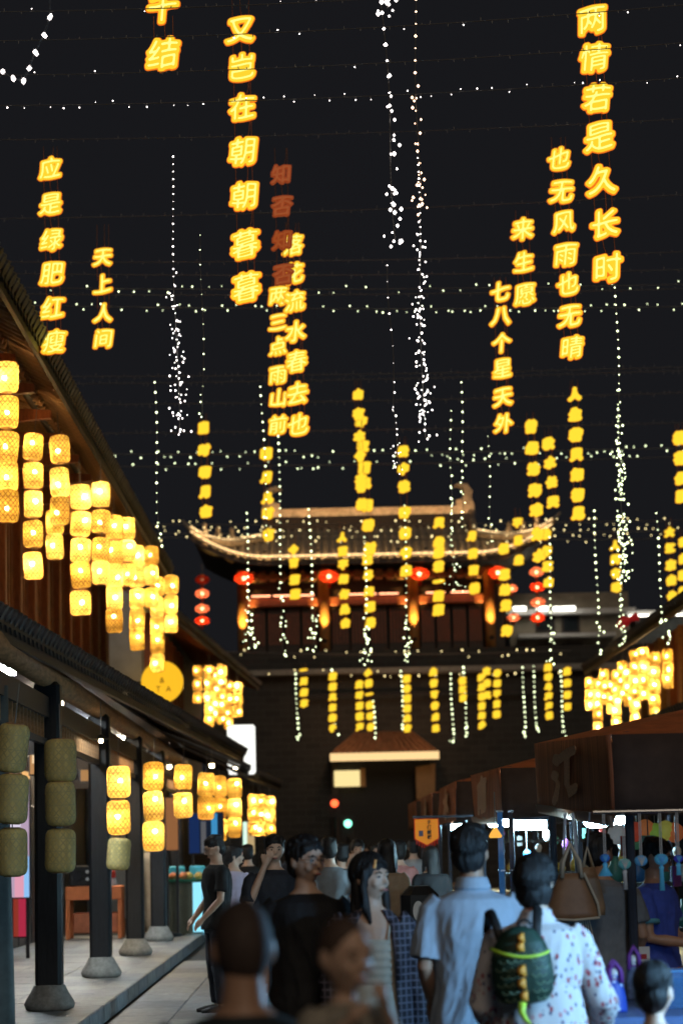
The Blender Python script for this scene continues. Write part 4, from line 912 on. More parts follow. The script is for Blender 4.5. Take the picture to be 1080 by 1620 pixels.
for i, (px, py, w, hh, m, hm, nm) in enumerate(((972, 1590, 40, 56, CHK, PURP, 'blue dotted drawstring bag with purple handles on display table'), (1004, 1572, 34, 60, PLAID, PURP, 'checked drawstring bag behind the blue dotted bag'), (948, 1560, 24, 46, PLAID, WHITE, 'small checked bag left of the blue dotted bag'))):
    Yb = (11.35, 12.1, 12.2)[i]; p = at_z(px, py, .912); p = at(px, py, Yb); p.z = .912; s = Yb/FPX
    t = thing('cloth_bag', nm, 'bag', p, R(random.uniform(-15, 15)), 'small cloth bags on the table'); w *= s; hh *= s
    rg = []
    for f, k in ((0, .96), (.08, 1), (.4, .9), (.7, .74), (.88, .55), (.96, .7), (1.0, .78)):
        rg.append([(w/2*k*math.cos(a_)*(1+.04*math.sin(a_*7)), w*.32*k*math.sin(a_)*(1+.04*math.cos(a_*5)), hh*f) for a_ in [2*math.pi*q/18 for q in range(18)]])
    MB().loft(rg).build('bag_body', m, t, True)
    for yy in (-.03, .03): MB().tube([(-w*.25, yy, hh*.8), (-w*.22, yy, hh*1.15), (0, yy, hh*1.38), (w*.22, yy, hh*1.15), (w*.25, yy, hh*.8)], .011, 8).build('handle', hm, t, True)
    MB().ball((0, -.01, hh*1.02), w*.2, w*.16, .03).build('bow', WHITE, t, True)
    MB().lathe([(w*.29, 0), (w*.29, .012)], 14, c=(0, 0, hh*.87), sy=.7).build('drawstring', hm, t)
ab = thing('acrylic_box', 'clear blue-tinted acrylic display box at right edge', 'box', (at(1076, 1560, 11.6).x, 11.6, .912))
ACR = mat('blue_acrylic', (.12, .3, .6), .15, noise_amt=0, alpha=.35)
for d_, c_ in (((.26, .006, .17), (0, -.13, .087)), ((.26, .006, .17), (0, .13, .087)), ((.006, .25, .17), (-.13, 0, .087)), ((.006, .25, .17), (.13, 0, .087)), ((.26, .26, .008), (0, 0, .004))): MB().box(c_, d_).build('panel', ACR, ab)
for z_ in (.172,): MB().box((0, -.135, z_), (.27, .01, .006)).build('rim', TEAL[2], ab)

# ================================================================ LEFT ARCADE FURNISHINGS
ORG = mat('orange_cloth', (.62, .17, .05), .7, noise_amt=.2, scale=5)
tp = at_z(149, 1486, PF); s = tp.y/FPX
tb2 = thing('orange_table', 'orange side table standing in the left arcade', 'table', tp)
tw_, th_ = 88*s, 80*s
MB().box((0, .3, th_-.1), (tw_, .7, .24), bev=.015).build('table_top', ORG, tb2)
for sx_ in (-1, 1):
    for yy in (.0, .6): MB().box((sx_*(tw_/2-.04), yy, (th_-.2)/2), (.07, .07, th_-.2)).build('leg', ORG, tb2)
MB().box((.03, .3, .28), (tw_-.2, .5, .36), bev=.02).build('drawer_box', mat('orange_panel', (.42, .12, .05), .7, noise_amt=.3), tb2)
sp = thing('black_speaker', 'black speaker box with two pale knobs on orange table', 'speaker', tp+Vector((-.22, .3, th_+.025)))
MB().box((0, 0, .18), (.42, .34, .36), bev=.015).build('cabinet', BLACK, sp)
for z_ in (.12, .25): MB().lathe([(.03, 0), (.03, .02)], 12, M=Matrix.Translation((.1, -.17, z_)) @ Matrix.Rotation(R(90), 4, 'X')).build('knob', WHITE, sp)
MB().lathe([(.09, 0), (.08, .015)], 16, M=Matrix.Translation((-.07, -.172, .18)) @ Matrix.Rotation(R(90), 4, 'X')).build('speaker_cone', METAL, sp)
fg = thing('figurine', 'small red and white figurine on the orange table', 'figurine', tp+Vector((.33, .25, th_+.025)))
MB().lathe([(.05, 0), (.06, .03), (.045, .1), (.03, .13)], 12).build('base', WHITE, fg, True); MB().lathe([(.03, .13), (.05, .17), (.045, .22), (.01, .27)], 12).build('head', mat('figurine_red', (.6, .06, .04), .4), fg, True)
# bright pink and blue shop light box, lit counter, warm lamps
def lightbox(px0, py0, px1, py1, Y, label, cols, floor=PF, stand=True):
    a = at(px0, py1, Y); c = at(px1, py0, Y); w = c.x-a.x; h = c.z-a.z
    t = thing('light_box', label, 'sign', ((a.x+c.x)/2, Y, floor)); z0 = a.z-floor
    MB().box((0, .06, z0+h/2), (w+.04, .1, h+.04)).build('case', METAL, t)
    n = len(cols)
    for k, cc in enumerate(cols):
        x0, y0, x1, y1, col_, st = cc
        MB().box((-w/2+w*(x0+x1)/2, -.004-.004*k, z0+h*(y0+y1)/2), (w*(x1-x0), .012, h*(y1-y0))).build('lit_panel', glow('panel_%d_%d' % (int(px0), k), col_, st, True), t)
    if stand:
        for sg in (-.4, .4): MB().box((w*sg, .06, z0/2), (.05, .06, z0)).build('leg', METAL, t)
    return t
lightbox(14, 1235, 46, 1420, 36, 'pink and blue glowing panel behind the hanging unlit lanterns', [(0, 0, 1, 1, (.85, .62, .85), .55), (.3, .0, .85, .28, (1, .45, .6), .75), (.75, .0, 1, .35, (.3, .6, 1), .9), (0, .55, .6, 1, (.9, .82, 1), .8)])
t = lightbox(22, 1418, 45, 1482, 36.3, 'red lit cabinet below the pink panel', [(0, 0, 1, 1, (.75, .10, .06), .35), (.35, 0, .85, .95, (.8, .05, .12), .5)], stand=False)
lightbox(262, 1262, 281, 1345, 43.5, 'tan lit wall poster at the end of the arcade', [(0, 0, 1, 1, (1, .42, .16), .28)])
lightbox(300, 1286, 352, 1350, 45.5, 'dim blue shop panel with one bright strip behind the counter', [(0, 0, 1, 1, (.03, .05, .10), .3), (.0, 0, .3, 1, (.03, .08, .3), .3), (.66, .0, .84, 1, (.08, .45, .9), .6), (.35, 0, .5, .8, (.5, .5, .55), .2)])
cp = at_z(288, 1480, PF); cp.x += .05; s = cp.y/FPX
ct = thing('food_counter', 'lit food counter with glowing cyan end panel', 'counter', cp)
MB().box((0, .35, .48), (.62, .9, .96), bev=.02).build('cabinet', mat('counter_olive', (.08, .08, .05), .5, noise_amt=.2), ct)
MB().box((.245, -.115, .5), (.17, .02, .88)).build('glowing_front', glow('counter_aqua', (.3, .8, 1), 1.1, True), ct)
MB().box((.36, .3, .5), (.03, .8, .9)).build('glowing_end', glow('counter_cyan', (.25, .75, 1), 1.5, True), ct)
MB().box((.1, .3, .98), (.86, 1.0, .04)).build('counter_top', mat('counter_green', (.02, .18, .1), .35), ct)
for k in range(7):
    f = MB().lathe([(.05, 0), (.09, .03), (.08, .08), (.03, .12)], 10).build('food_dish', mat('dish_%d' % k, random.choice([(.75, .5, .15), (.6, .2, .08), (.75, .7, .6), (.1, .45, .6)]), .5), ct, True); f.location = (-.2+.09*k, .05+.5*random.random(), 1.0)
for k, (cx_, cc) in enumerate(((-.15, (.08, .5, .65)), (.22, (.1, .55, .75)))):
    MB().box((cx_, .45, 1.12), (.28, .25, .22), bev=.02).build('blue_crate', mat('crate_%d' % k, cc, .4, emit=cc, estr=.12), ct)  # blue light on the crates put in as colour and weak glow
# small hanging bare bulbs in the arcade
for i, (px, py, Y) in enumerate(((106, 1182, 30), (177, 1188, 34), (233, 1197, 40), (268, 1213, 44), (335, 1211, 52), (371, 1216, 56), (205, 1196, 38), (160, 1172, 27.5))):
    p = at(px, py, Y); t = thing('pendant_lamp', 'small warm pendant lamp in the arcade, %s from left' % ORD[(0, 3, 5, 6, 7, 8, 4, 2)[i]], 'lamp', p, 0, 'pendant lamps under the arcade roof')
    MB().ball((0, 0, 0), 3.4*Y/FPX, n=10, m=8).build('bulb', glow('pendant_%d' % i, (1, .78, .42), 60, True), t, True)
    MB().lathe([(.02, .07), (.05, .05), (.12, .02)], 12, cap=False).build('lamp_shade', METAL, t); MB().tube([(0, 0, .05), (0, 0, .45)], .006, 5).build('cord', CABLE, t)
# arcade ceiling lamps that light the floor
for i, (y, x) in enumerate(((27.2, -3.7), (33.2, -3.8), (39, -3.8), (44.5, -3.8))):
    t = thing('ceiling_lamp', 'flat square arcade ceiling lamp, %s from the camera' % ORD[i], 'lamp', (x, y, 3.72), 0, 'arcade ceiling lamps')
    MB().box((0, 0, 0), (.5, .5, .05)).build('diffuser', glow('ceiling_lamp_%d' % i, (.85, .95, 1) if i % 2 == 0 else (1, .84, .62), 150, True), t); MB().box((0, 0, .03), (.56, .56, .03)).build('frame', METAL, t)
# draped cloth by the column, parasol foot
dp = at_z(238, 1478, PF)
t = thing('draped_cloth', 'pale cloth draped beside a dark arcade column', 'cloth', dp)
cloth_sheet((-.12, 0, 1.5), (.1, 0, 1.5), (-.16, 0, .02), (.17, 0, .02), 22, 8, .03, 1.3, .01, (0, -1, 0)).build('folds', mat('linen', (.38, .33, .27), .85, noise_amt=.2), t, True)
MB().tube([(-.2, 0, 1.5), (.2, 0, 1.5)], .015, 6).build('rod', METAL, t)
for sg in (-.2, .2): MB().tube([(sg, 0, 0), (sg, 0, 1.5)], .015, 6).build('leg', METAL, t)
pb = at_z(258, 1482, PF)
t = thing('parasol_base', 'round black parasol base with closed pole in the arcade', 'parasol base', pb)
MB().lathe([(.33, 0), (.34, .03), (.3, .07), (.06, .09), (.05, .3)], 24).build('foot', BLACK, t, True); MB().tube([(0, 0, .25), (0, 0, 2.4)], .03, 8).build('pole', METAL, t); MB().lathe([(.03, 1.1), (.13, 1.2), (.10, 1.8), (.03, 2.35)], 14).build('folded_canopy', DARKC, t, True)
# round yellow sign and white light box beside the second house
rp_ = at(257, 1079, 56); s = 56/FPX
t = thing('round_sign', 'round glowing yellow sign with dark letters', 'sign', rp_)
MB().lathe([(33*s, -.08), (33*s, .08)], 36, M=Matrix.Rotation(R(90), 4, 'X')).build('face', glow('round_sign_face', (1, .52, .02), 1.05, True), t)
MB().lathe([(33.5*s, -.07), (33.5*s, .07)], 36, cap=False, M=Matrix.Rotation(R(90), 4, 'X')).build('rim', METAL, t)
for ch, x, z in (('&', 0, 2), ('T', -6, -12), ('A', 10, -12)):
    c = bpy.data.curves.new('letter', 'FONT'); c.body = ch; c.size = 13*s; c.extrude = .004; c.align_x = 'CENTER'; c.align_y = 'CENTER'; o = bpy.data.objects.new('letter', c); COL.objects.link(o)
    bpy.context.view_layer.update(); me = bpy.data.meshes.new_from_object(o); bpy.data.objects.remove(o); me.materials.clear(); me.materials.append(WOODR); q = link('letter', me, t, (x*s, -.09, z*s)); q.rotation_euler.x = R(90)
MB().beam((-33*s, 0, 0), (-33*s-.9, 0, 0), .05, .05).build('bracket', METAL, t)
wp = at(382, 1186, 56.5); s = 56.5/FPX
t = thing('white_light_box', 'white rounded light box sign beyond the lower roof', 'sign', wp)
MB().box((0, 0, 0), (44*s, .16, 78*s), bev=.05).build('face', glow('white_box', (1, 1, .93), 1.25, True), t)
MB().beam((-22*s, 0, .2), (-22*s-1.4, 0, .2), .05, .05).build('bracket', METAL, t)
# signal lights by the gate
for px, py, c, nm in ((529, 1271, (1, .10, .03), 'red glowing signal lamp on a post by the gate'), (550, 1303, (.25, 1, .65), 'green glowing signal lamp on a post by the gate')):
    p = at(px, py, 84); t = thing('signal_lamp', nm, 'lamp', (p.x, p.y, 0))
    MB().ball((0, -.1, p.z), .13, n=12, m=8).build('lens', glow('signal_%d' % px, c, 3.5, True), t, True); MB().box((0, .06, p.z-.1), (.4, .2, .75)).build('housing', METAL, t); MB().tube([(0, .06, 0), (0, .06, p.z-.4)], .05, 8).build('post', METAL, t)
# made-up cabinet for unidentified dark clutter between the walkers and the stalls
t = thing('dark_clutter', 'dark box with a pale oval, unidentified clutter behind the couple', 'cabinet', (at(664, 1400, 22).x, 22, 0))
MB().box((0, .25, .66), (.34, .5, 1.32), bev=.08).build('case', BLACK, t)
MB().lathe([(.09, 0), (.09, .02)], 20, M=Matrix.Translation((-.02, -.002, 1.1)) @ Matrix.Rotation(R(90), 4, 'X'), sx=.55, sy=1.0).build('plate', WHITE, t)
MB().box((0, -.005, .6), (.28, .012, .9), bev=.004).build('door', METAL, t); MB().box((.1, -.018, .7), (.015, .02, .12)).build('handle', CHROME, t)

# boards above the arcade doors, the warm light on them put in as glow
lightbox(128, 1180, 159, 1236, 40.5, 'warm lit board with dark frame over the arcade doors', [(0, 0, 1, 1, (1, .52, .2), .42), (.1, .55, .9, .92, (1, .72, .4), .8)], stand=False)
lightbox(48, 1168, 72, 1225, 34, 'warm lit panel between the unlit lanterns', [(0, 0, 1, 1, (1, .5, .2), .5), (.15, .3, .85, .9, (1, .75, .45), .95)], stand=False)
lightbox(385, 1300, 402, 1352, 60, 'narrow pale lit door beyond the arcade lanterns', [(0, 0, 1, 1, (1, .72, .35), .5), (0, 0, .35, 1, (.7, 1, .8), 1.1)], floor=0)
# blue plastic side curtains and coloured goods under the canopies
BLC = mat('blue_film', (.06, .22, .55), .3, noise_amt=.3, scale=3, emit=(.05, .25, .8), estr=.10)  # blue light through the film put in as a weak glow
for px0, px1, Y, lab in ((786, 800, 24.0, 'blue plastic side curtain left of the bright stall lamp'), (804, 816, 24.1, 'dark blue stall pillar beside the bright lamp')):
    a = at(px0, 1300, Y); c = at(px1, 1480, Y); t = thing('stall_curtain', lab, 'curtain', ((a.x+c.x)/2, Y, 0))
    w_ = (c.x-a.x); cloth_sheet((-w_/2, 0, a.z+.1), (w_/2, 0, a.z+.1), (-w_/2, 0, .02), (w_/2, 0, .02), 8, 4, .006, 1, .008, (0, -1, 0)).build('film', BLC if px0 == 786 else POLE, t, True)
    MB().beam((-w_/2-.01, 0, 1.42), (w_/2+.01, 0, 1.42), .02, .015).build('batten', CHROME, t); MB().beam((-w_/2-.01, 0, a.z+.1), (w_/2+.01, 0, a.z+.1), .03, .02).build('batten', CHROME, t)
t = thing('paper_lamp', 'small orange paper lamp left of the blue curtain', 'lamp', at(783, 1319, 23.6))
MB().lathe([(.015, .06), (.065, -.02), (.055, -.04)], 12).build('shade', glow('paper_lamp', (1, .5, .08), 1.0, True), t); MB().tube([(0, 0, .08), (0, 0, .4)], .006, 5).build('cord', CABLE, t)
for k, (px, py, c) in enumerate(((1003, 1316, (.75, .10, .05)), (1020, 1312, (.8, .25, .08)), (1035, 1318, (.35, .55, .08)), (1052, 1314, (.7, .62, .12)), (1066, 1317, (.8, .2, .06)), (975, 1320, (.6, .6, .6)))):
    p = at(px, py, 20.6); t = thing('paper_ball', '%s paper ball hanging deep inside the nearest stall' % ('red', 'orange', 'green', 'yellow', 'scarlet', 'white')[k], 'ornament', p, 0, 'paper balls in the nearest stall')
    MB().lathe([(.085*math.cos(a_)*(1 if q_ % 2 else .93), .085*math.sin(a_)) for q_, a_ in enumerate([-1.5+3.0*q/10 for q in range(11)])], 14).build('paper', mat('paper_%d' % k, c, .6, noise_amt=.1, emit=c, estr=.12), t, True); MB().tube([(0, 0, .08), (0, 0, 2.3-p.z)], .004, 4).build('cord', CABLE, t)  # paper lifted by a weak glow, no bulb inside

# strings of trinkets and price cards along the canopy edges
TRK = [mat('trinket_%d' % k, c, .45, noise_amt=.15) for k, c in enumerate(((.6, .08, .06), (.08, .3, .6), (.7, .55, .2), (.12, .45, .3), (.7, .68, .62), (.4, .12, .4)))]
trm_ = [[MB().lathe([(.004, .0), (.028, -.02), (.034, -.05), (.02, -.09), (.004, -.1)], 10).mesh('trinket_body', m, True) for m in TRK], [MB().box((0, 0, -.05), (.07, .008, .10)).mesh('trinket_body', m) for m in TRK]]
crd = {}
for st_, (x0, y0, n, zr, gx) in enumerate(((1.95, 15.6, 14, 1.82, .16), (1.9, 24.9, 11, 1.92, .19), (1.9, 32.5, 8, 1.97, .24))):
    for k in range(n):
        dl = round(random.uniform(.06, .34), 1)
        t = thing('hanging_trinket', 'small hanging trinket, %s along the rail inside the %s stall' % (ORD[k], ('nearest', 'second', 'third')[st_]), 'trinket', (x0+k*gx, y0+.3*random.random(), zr-dl), random.uniform(0, 3), 'trinkets hanging in the stalls')
        o = link('trinket_body', random.choice(random.choice(trm_)), t); o.scale = (1.3, 1.3, 1.3)
        if dl not in crd: crd[dl] = MB().tube([(0, 0, -.01), (0, 0, dl+.35)], .004, 4).mesh('cord', CABLE)
        link('cord', crd[dl], t)
for k, (px, py, Y) in enumerate(((878, 1480, 14.9), (915, 1500, 14.9), (770, 1440, 24.4), (1010, 1470, 15.0))):
    p = at(px, py, Y); t = thing('price_card', 'small white price card, %s along the stall fronts' % ORD[k], 'card', (p.x, p.y, .906), 0, 'price cards'); MB().box((0, 0, .07), (.12, .006, .14)).build('card', WHITE, t); MB().box((0, -.005, .08), (.08, .004, .03)).build('printed_mark', mat('red_ink', (.5, .03, .03), .6), t)

# ================================================================ PEOPLE
TMP = bpy.data.scenes.new('workbench')
def work_graph():
    with bpy.context.temp_override(scene=TMP, view_layer=TMP.view_layers[0]): return bpy.context.evaluated_depsgraph_get()
def solid(mb, voxel, name, m, parent=None, it=3, disp=None):
    """one continuous skin round everything in mb (voxel remesh), smoothed, with optional wrinkle function"""
    me = mb.mesh('tmp', None); o = bpy.data.objects.new('tmp', me); TMP.collection.objects.link(o)
    r = o.modifiers.new('r', 'REMESH'); r.mode = 'VOXEL'; r.voxel_size = voxel
    s = o.modifiers.new('s', 'SMOOTH'); s.iterations = it; s.factor = .5
    dg = work_graph(); out = bpy.data.meshes.new_from_object(o.evaluated_get(dg)); bpy.data.objects.remove(o); bpy.data.meshes.remove(me)
    out.name = name; out.materials.clear(); out.materials.append(m)
    if disp:
        n = len(out.vertices); co = np.empty(n*3); out.vertices.foreach_get('co', co); nr = np.empty(n*3); out.vertex_normals.foreach_get('vector', nr); co = co.reshape(-1, 3); nr = nr.reshape(-1, 3)
        d = np.array([disp(p) for p in co]); co += nr*d[:, None]; out.vertices.foreach_set('co', co.ravel())
    out.shade_smooth()
    return link(name, out, parent)
def wr(amp, fx, fz, seed):                            # cloth wrinkles: noise stretched along one axis
    def f(p):
        q = Vector((p[0]*fx+seed+p[2]*1.3, p[1]*fx, p[2]*fz+p[0]*1.5)); a = noise.noise(q); b = noise.noise(q*2.1+Vector((7, 3, 1)))
        return amp*(.7-1.9*abs(a)+.5*b-.6*abs(noise.noise(q*3.7)))
    return f
def ell(z, rx, ry, cx=0, cy_=0, n=20, pw=1.0): return [(cx+rx*math.copysign(abs(math.cos(a))**pw, math.cos(a)), cy_+ry*math.copysign(abs(math.sin(a))**pw, math.sin(a)), z) for a in [2*math.pi*k/n for k in range(n)]]
SKIN = mat('skin', (.66, .43, .31), .5, noise_amt=.12, scale=14); SKIND = mat('skin_tan', (.50, .29, .19), .5, noise_amt=.12, scale=14)
HAIR = mat('black_hair', (.014, .012, .012), .55, noise_amt=.5, scale=60, stretch=(1, 1, .15), bump=.5); BUZZ = mat('cropped_hair', (.075, .05, .04), .75, noise_amt=.4, scale=90)
EYEW = mat('eye_white', (.30, .27, .25), .3, noise_amt=0); EYED = mat('eye_dark', (.01, .008, .007), .2, noise_amt=0); LIP = mat('lip', (.42, .15, .13), .45, noise_amt=0)
def cloth(name, c, na=.15, rough=.8, sc=18): return mat(name, c, rough, noise_amt=na, scale=sc)

def head_parts(mb, M, k=1.0, fem=False):
    vs = []; fs = []; n, m = 24, 18
    for j in range(m+1):
        th = math.pi*(j+.001)/(m+.002); z = math.cos(th)
        for i in range(n):
            a = 2*math.pi*i/n; x = math.sin(th)*math.cos(a); y = math.sin(th)*math.sin(a); X, Y_, Z_ = x*.074, y*.096, z*.118
            if z < 0:
                t = -z; X *= 1-.30*t*t-(.06*t if fem else 0); Y_ = Y_*(1-.10*t) if y < 0 else Y_*(1-.5*t)
                if y < 0: Y_ -= .012*t*(1-abs(x))
            if y < -.2 and abs(z) < .5: X *= 1+.02
            vs.append((X, Y_, Z_))
    for j in range(m):
        for i in range(n): fs.append((j*n+i, j*n+(i+1) % n, (j+1)*n+(i+1) % n, (j+1)*n+i))
    fs += [tuple(range(n)), tuple(range(m*n+n-1, m*n-1, -1))]
    K = M @ Matrix.Scale(k, 4)
    mb.add(vs, fs, K)
    mb.add([(-.007, -.088, .018), (.007, -.088, .018), (.016, -.090, -.036), (-.016, -.090, -.036), (-.006, -.122, -.030), (.006, -.122, -.030), (0, -.099, .012)], [(0, 1, 6), (1, 2, 5), (0, 4, 3), (0, 6, 4), (6, 5, 4), (6, 1, 5), (2, 3, 4, 5), (0, 3, 2, 1)], K)
    for sx in (-1, 1):
        mb.ball((sx*.076, .012, -.008), .010, .020, .032, 10, 8, K); mb.ball((sx*.034, -.068, -.030), .026, .02, .026, 10, 8, K); mb.ball((sx*.03, -.084, .026), .024, .012, .010, 10, 6, K)
    mb.ball((0, -.089, -.066), .021, .014, .012, 10, 6, K)

def person(label, px, Y, H, face=0, head=(0, 0), hair='short', skin=None, shirt=None, sleeve=.55, bottom=None, skirt=None, arms=None, w=1.0, voxel=.010, child=1.0, top_px=None, pos=None, hem=.84, loose=.018, legs=(0, 0), collar=False, hair_m=None, cat='person', glasses=False, extra=None, long_skirt=None):
    skin = skin or SKIN; s = H/1.75
    p = Vector((pos if pos else (at(px, 1400, Y).x, Y, 0)))
    t = thing('person', label, cat, p, R(face)); vx = voxel; S_ = Matrix.Scale(s, 4); sd = random.uniform(0, 50)
    hs = child; neck_z = 1.525; hc = Vector((0, -.018, neck_z+.105*hs)); top = hc.z+.118*hs; fz = 1.75/top   # keep the stated height
    HM = Matrix.Scale(s*fz, 4) @ Matrix.Translation(hc) @ Matrix.Rotation(R(head[0]), 4, 'Z') @ Matrix.Rotation(R(-head[1]), 4, 'X')
    S_ = Matrix.Scale(s*fz, 4); fem = hair in ('long', 'bob', 'tied')
    sw = .9 if fem else 1.0
    sw *= w
    tor = [(.80, .160, .112), (.92, .168*(1.04 if fem else 1), .120), (1.02, .150*(.92 if fem else 1), .102), (1.15, .150*(.95 if fem else 1), .106), (1.28, .168*sw, .118), (1.37, .172*sw, .110), (1.42, .150*sw, .092), (1.455, .095, .075), (1.485, .060, .062), (1.54, .053, .057), (1.60, .05, .055)]
    body = MB(); body.loft([[tuple(S_ @ Vector(q)) for q in ell(z, a, b, 0, .0)] for z, a, b in tor])
    head_parts(body, HM, hs, fem)
    arms = arms or {}
    limb = {}
    for sg in (-1, 1):
        sh = Vector((sg*.150*sw, 0, 1.395)); so_ = Vector((sg*.185*sw, 0, 1.375)); el, wrp = arms.get(sg, (Vector((sg*.225*sw, .02, 1.11)), Vector((sg*.235*sw, -.05, .865))))
        el = Vector(el); wrp = Vector(wrp); limb[sg] = (sh, so_, el, wrp)
        def tb(mb_, pts, rr, n=12): mb_.tube([S_ @ Vector(q) for q in pts], [r_*s*fz for r_ in rr], n)
        tb(body, [sh, so_, so_.lerp(el, .5), el, el.lerp(wrp, .35), wrp], [.055, .052*(1 if not fem else .88), .044, .037, .037, .025])
        d = (wrp-el).normalized(); side = d.cross(Vector((0, 1, 0))) if abs(d.y) < .8 else d.cross(Vector((0, 0, 1))); side.normalize(); nrm = side.cross(d)
        tb(body, [wrp-d*.01, wrp+d*.03, wrp+d*.08], [.024, .033, .03])
        for k, (o_, L) in enumerate(((-.029, .062), (-.010, .075), (.010, .07), (.028, .055))):
            b0 = wrp+d*.075+side*o_; tb(body, [b0-d*.02, b0+d*L*.5+nrm*.006, b0+d*L*.85+nrm*.028], [.0105, .0095, .0075], 8)
        th = wrp+d*.025-side*.028*sg; tb(body, [th, th+d*.03-side*sg*.022+nrm*.01, th+d*.06-side*sg*.026+nrm*.022], [.013, .0115, .009], 8)
    feet = []
    for sg in (-1, 1):
        st = legs[0 if sg < 0 else 1]; hip = Vector((sg*.085, 0, .88)); kn = Vector((sg*.092, st*.5-.015, .49)); an = Vector((sg*.095, st+.02, .09)); feet.append((sg, hip, kn, an))
        tb(body, [hip, hip.lerp(kn, .5), kn, kn.lerp(an, .35), an], [.088, .07, .052, .052, .036])
        tb(body, [an+Vector((0, .03, -.045)), an+Vector((0, -.04, -.045)), an+Vector((0, -.13, -.06)), an+Vector((0, -.19, -.065))], [.042, .045, .04, .025])
    solid(body, vx, 'body', skin, t, 2)
    # face
    if not extra or 'noface' not in extra:
        for sg in (-1, 1):
            e = MB().ball((sg*.031, -.0845, .003), .0120, .009, .0055, 10, 8, HM @ Matrix.Scale(hs, 4)).build('eye', EYEW, t, True)
            MB().ball((sg*.031, -.0905, .003), .0066, .005, .0062, 8, 6, HM @ Matrix.Scale(hs, 4)).build('iris', EYED, e, True)
            MB().tube([HM @ (Vector(q)*hs) for q in ((sg*.016, -.094, .022), (sg*.032, -.096, .028), (sg*.05, -.084, .022))], [.0032*s, .0042*s, .002*s], 6).build('eyebrow', HAIR, t)
        MB().ball((0, -.1, -.0655), .021, .007, .0065, 12, 6, HM @ Matrix.Scale(hs, 4)).build('lips', LIP, t, True)
    # hair
    hm = hair_m or HAIR; hb = MB(); K = HM @ Matrix.Scale(hs, 4); rnd = random.Random(int(px*7+Y))
    if hair == 'buzz': hb.ball((0, .008, .012), .0775, .097, .1135, 20, 14, K)
    elif hair != 'none':
        big = 1.0 if hair in ('short', 'crop') else 1.08
        hb.ball((0, .016, .030), .083*big, .100*big, .100*big, 20, 14, K); hb.ball((0, .045, -.02), .078*big, .066*big, .08*big, 16, 12, K)
        if hair in ('short', 'bob', 'long', 'tied'):
            for k in range(16):
                a = rnd.uniform(0, 6.28); e = rnd.uniform(.25, 1.0); hb.ball((math.cos(a)*.075*math.cos(e), .014+math.sin(a)*.09*math.cos(e), .035+.092*math.sin(e)), .028, .028, .018, 8, 6, K)
            for k in range(7): hb.ball((-.055+.018*k, -.074+abs(k-3)*.006, .066-abs(k-3)*.003), .016, .014, .026, 8, 6, K)
        if hair == 'bob': hb.ball((0, .03, -.035), .088, .085, .09, 18, 12, K)
        if hair == 'tied': hb.ball((0, .115, .03), .036, .04, .04, 12, 10, K); hb.ball((0, .055, -.05), .06, .045, .06, 12, 10, K)
        if hair == 'long':
            hb.loft([[tuple(K @ Vector(q)) for q in ell(z, a, b, 0, c)] for z, a, b, c in ((.03, .082, .09, .03), (-.06, .085, .07, .05), (-.16, .088, .05, .07), (-.26, .08, .04, .075), (-.34, .05, .02, .08))])
            for sg in (-1, 1): hb.tube([K @ Vector(q) for q in ((sg*.072, -.03, .05), (sg*.084, -.02, -.05), (sg*.08, -.03, -.15), (sg*.075, -.05, -.24))], [.02*s, .022*s, .022*s, .01*s], 8)
    if hb.v: solid(hb, vx*.85, 'hair', hm, t, 2, (lambda q: .006*noise.noise(Vector((q[0]*55, q[1]*55, q[2]*9)))) if hair != 'buzz' else None)
    if hb.v and vx <= .0092 and hair != 'buzz':
        sb = MB(); cz_ = .030 if hair != 'bob' else .02; rr_ = (.0865, .1035, .1035) if hair in ('crop', 'short') else (.094, .112, .112)
        for k in range(260):
            a = rnd.uniform(0, 6.283); back = math.sin(a); e0 = rnd.uniform(.05, .9); e1 = (1.25+.75*max(0, back)+.15*rnd.random()) if back > -.35 else (.95+.2*rnd.random()); 
            if hair == 'crop': e1 *= .92
            if hair in ('bob', 'long', 'tied'): e1 += .15
            pts = []; j0 = rnd.uniform(.99, 1.035); tw_ = rnd.uniform(-.25, .25)
            for q in range(6):
                e = lerp(e0, max(e0+.3, e1), q/5); aa = a+tw_*q/5; j = j0+(.03*rnd.random() if q == 5 else 0)
                pts.append(K @ Vector((rr_[0]*j*math.sin(e)*math.cos(aa), .016+rr_[1]*j*math.sin(e)*math.sin(aa), cz_+rr_[2]*j*math.cos(e))))
            sb.tube(pts, [.0028*s, .0042*s, .0046*s, .0042*s, .003*s, .0008*s], 4, cap=False)
        tag(sb.build('hair_strands', hm, t, True), kind='stuff')
    # shirt
    if shirt:
        sb = MB(); tt = [q for q in tor if hem-.001 <= q[0] <= 1.43]; b = tt[0]
        rg = [(hem-.01, b[1]+loose+.012, b[2]+loose+.012)]+[(z, max(a, .148)+loose, bb+loose) for z, a, bb in tt]+[(1.447, .105*sw+.01, .085), (1.468, .072, .07)]
        if collar: rg += [(1.50, .073, .073), (1.515, .075, .076)]
        sb.loft([[tuple(S_ @ Vector(q)) for q in ell(z, a, bb)] for z, a, bb in rg])
        for sg in (-1, 1):
            sh, so_, el, wrp = limb[sg]; end = so_.lerp(el, sleeve) if sleeve <= 1 else el.lerp(wrp, sleeve-1)
            pts = [sh, so_]+([end] if sleeve <= 1 else [so_.lerp(el, .5), el, end]); rr = [.068, .064]+([.060+loose*.45] if sleeve <= 1 else [.062, .054+loose*.4, .046+loose*.3])
            tb(sb, pts, rr)
        w0_ = wr(.012, 8, 3.0, sd); ztop = 1.44*s*fz
        solid(sb, vx, 'shirt', shirt, t, 3, lambda q: w0_(q)*min(1, max(.08, (ztop-q[2])/(.16*s))))
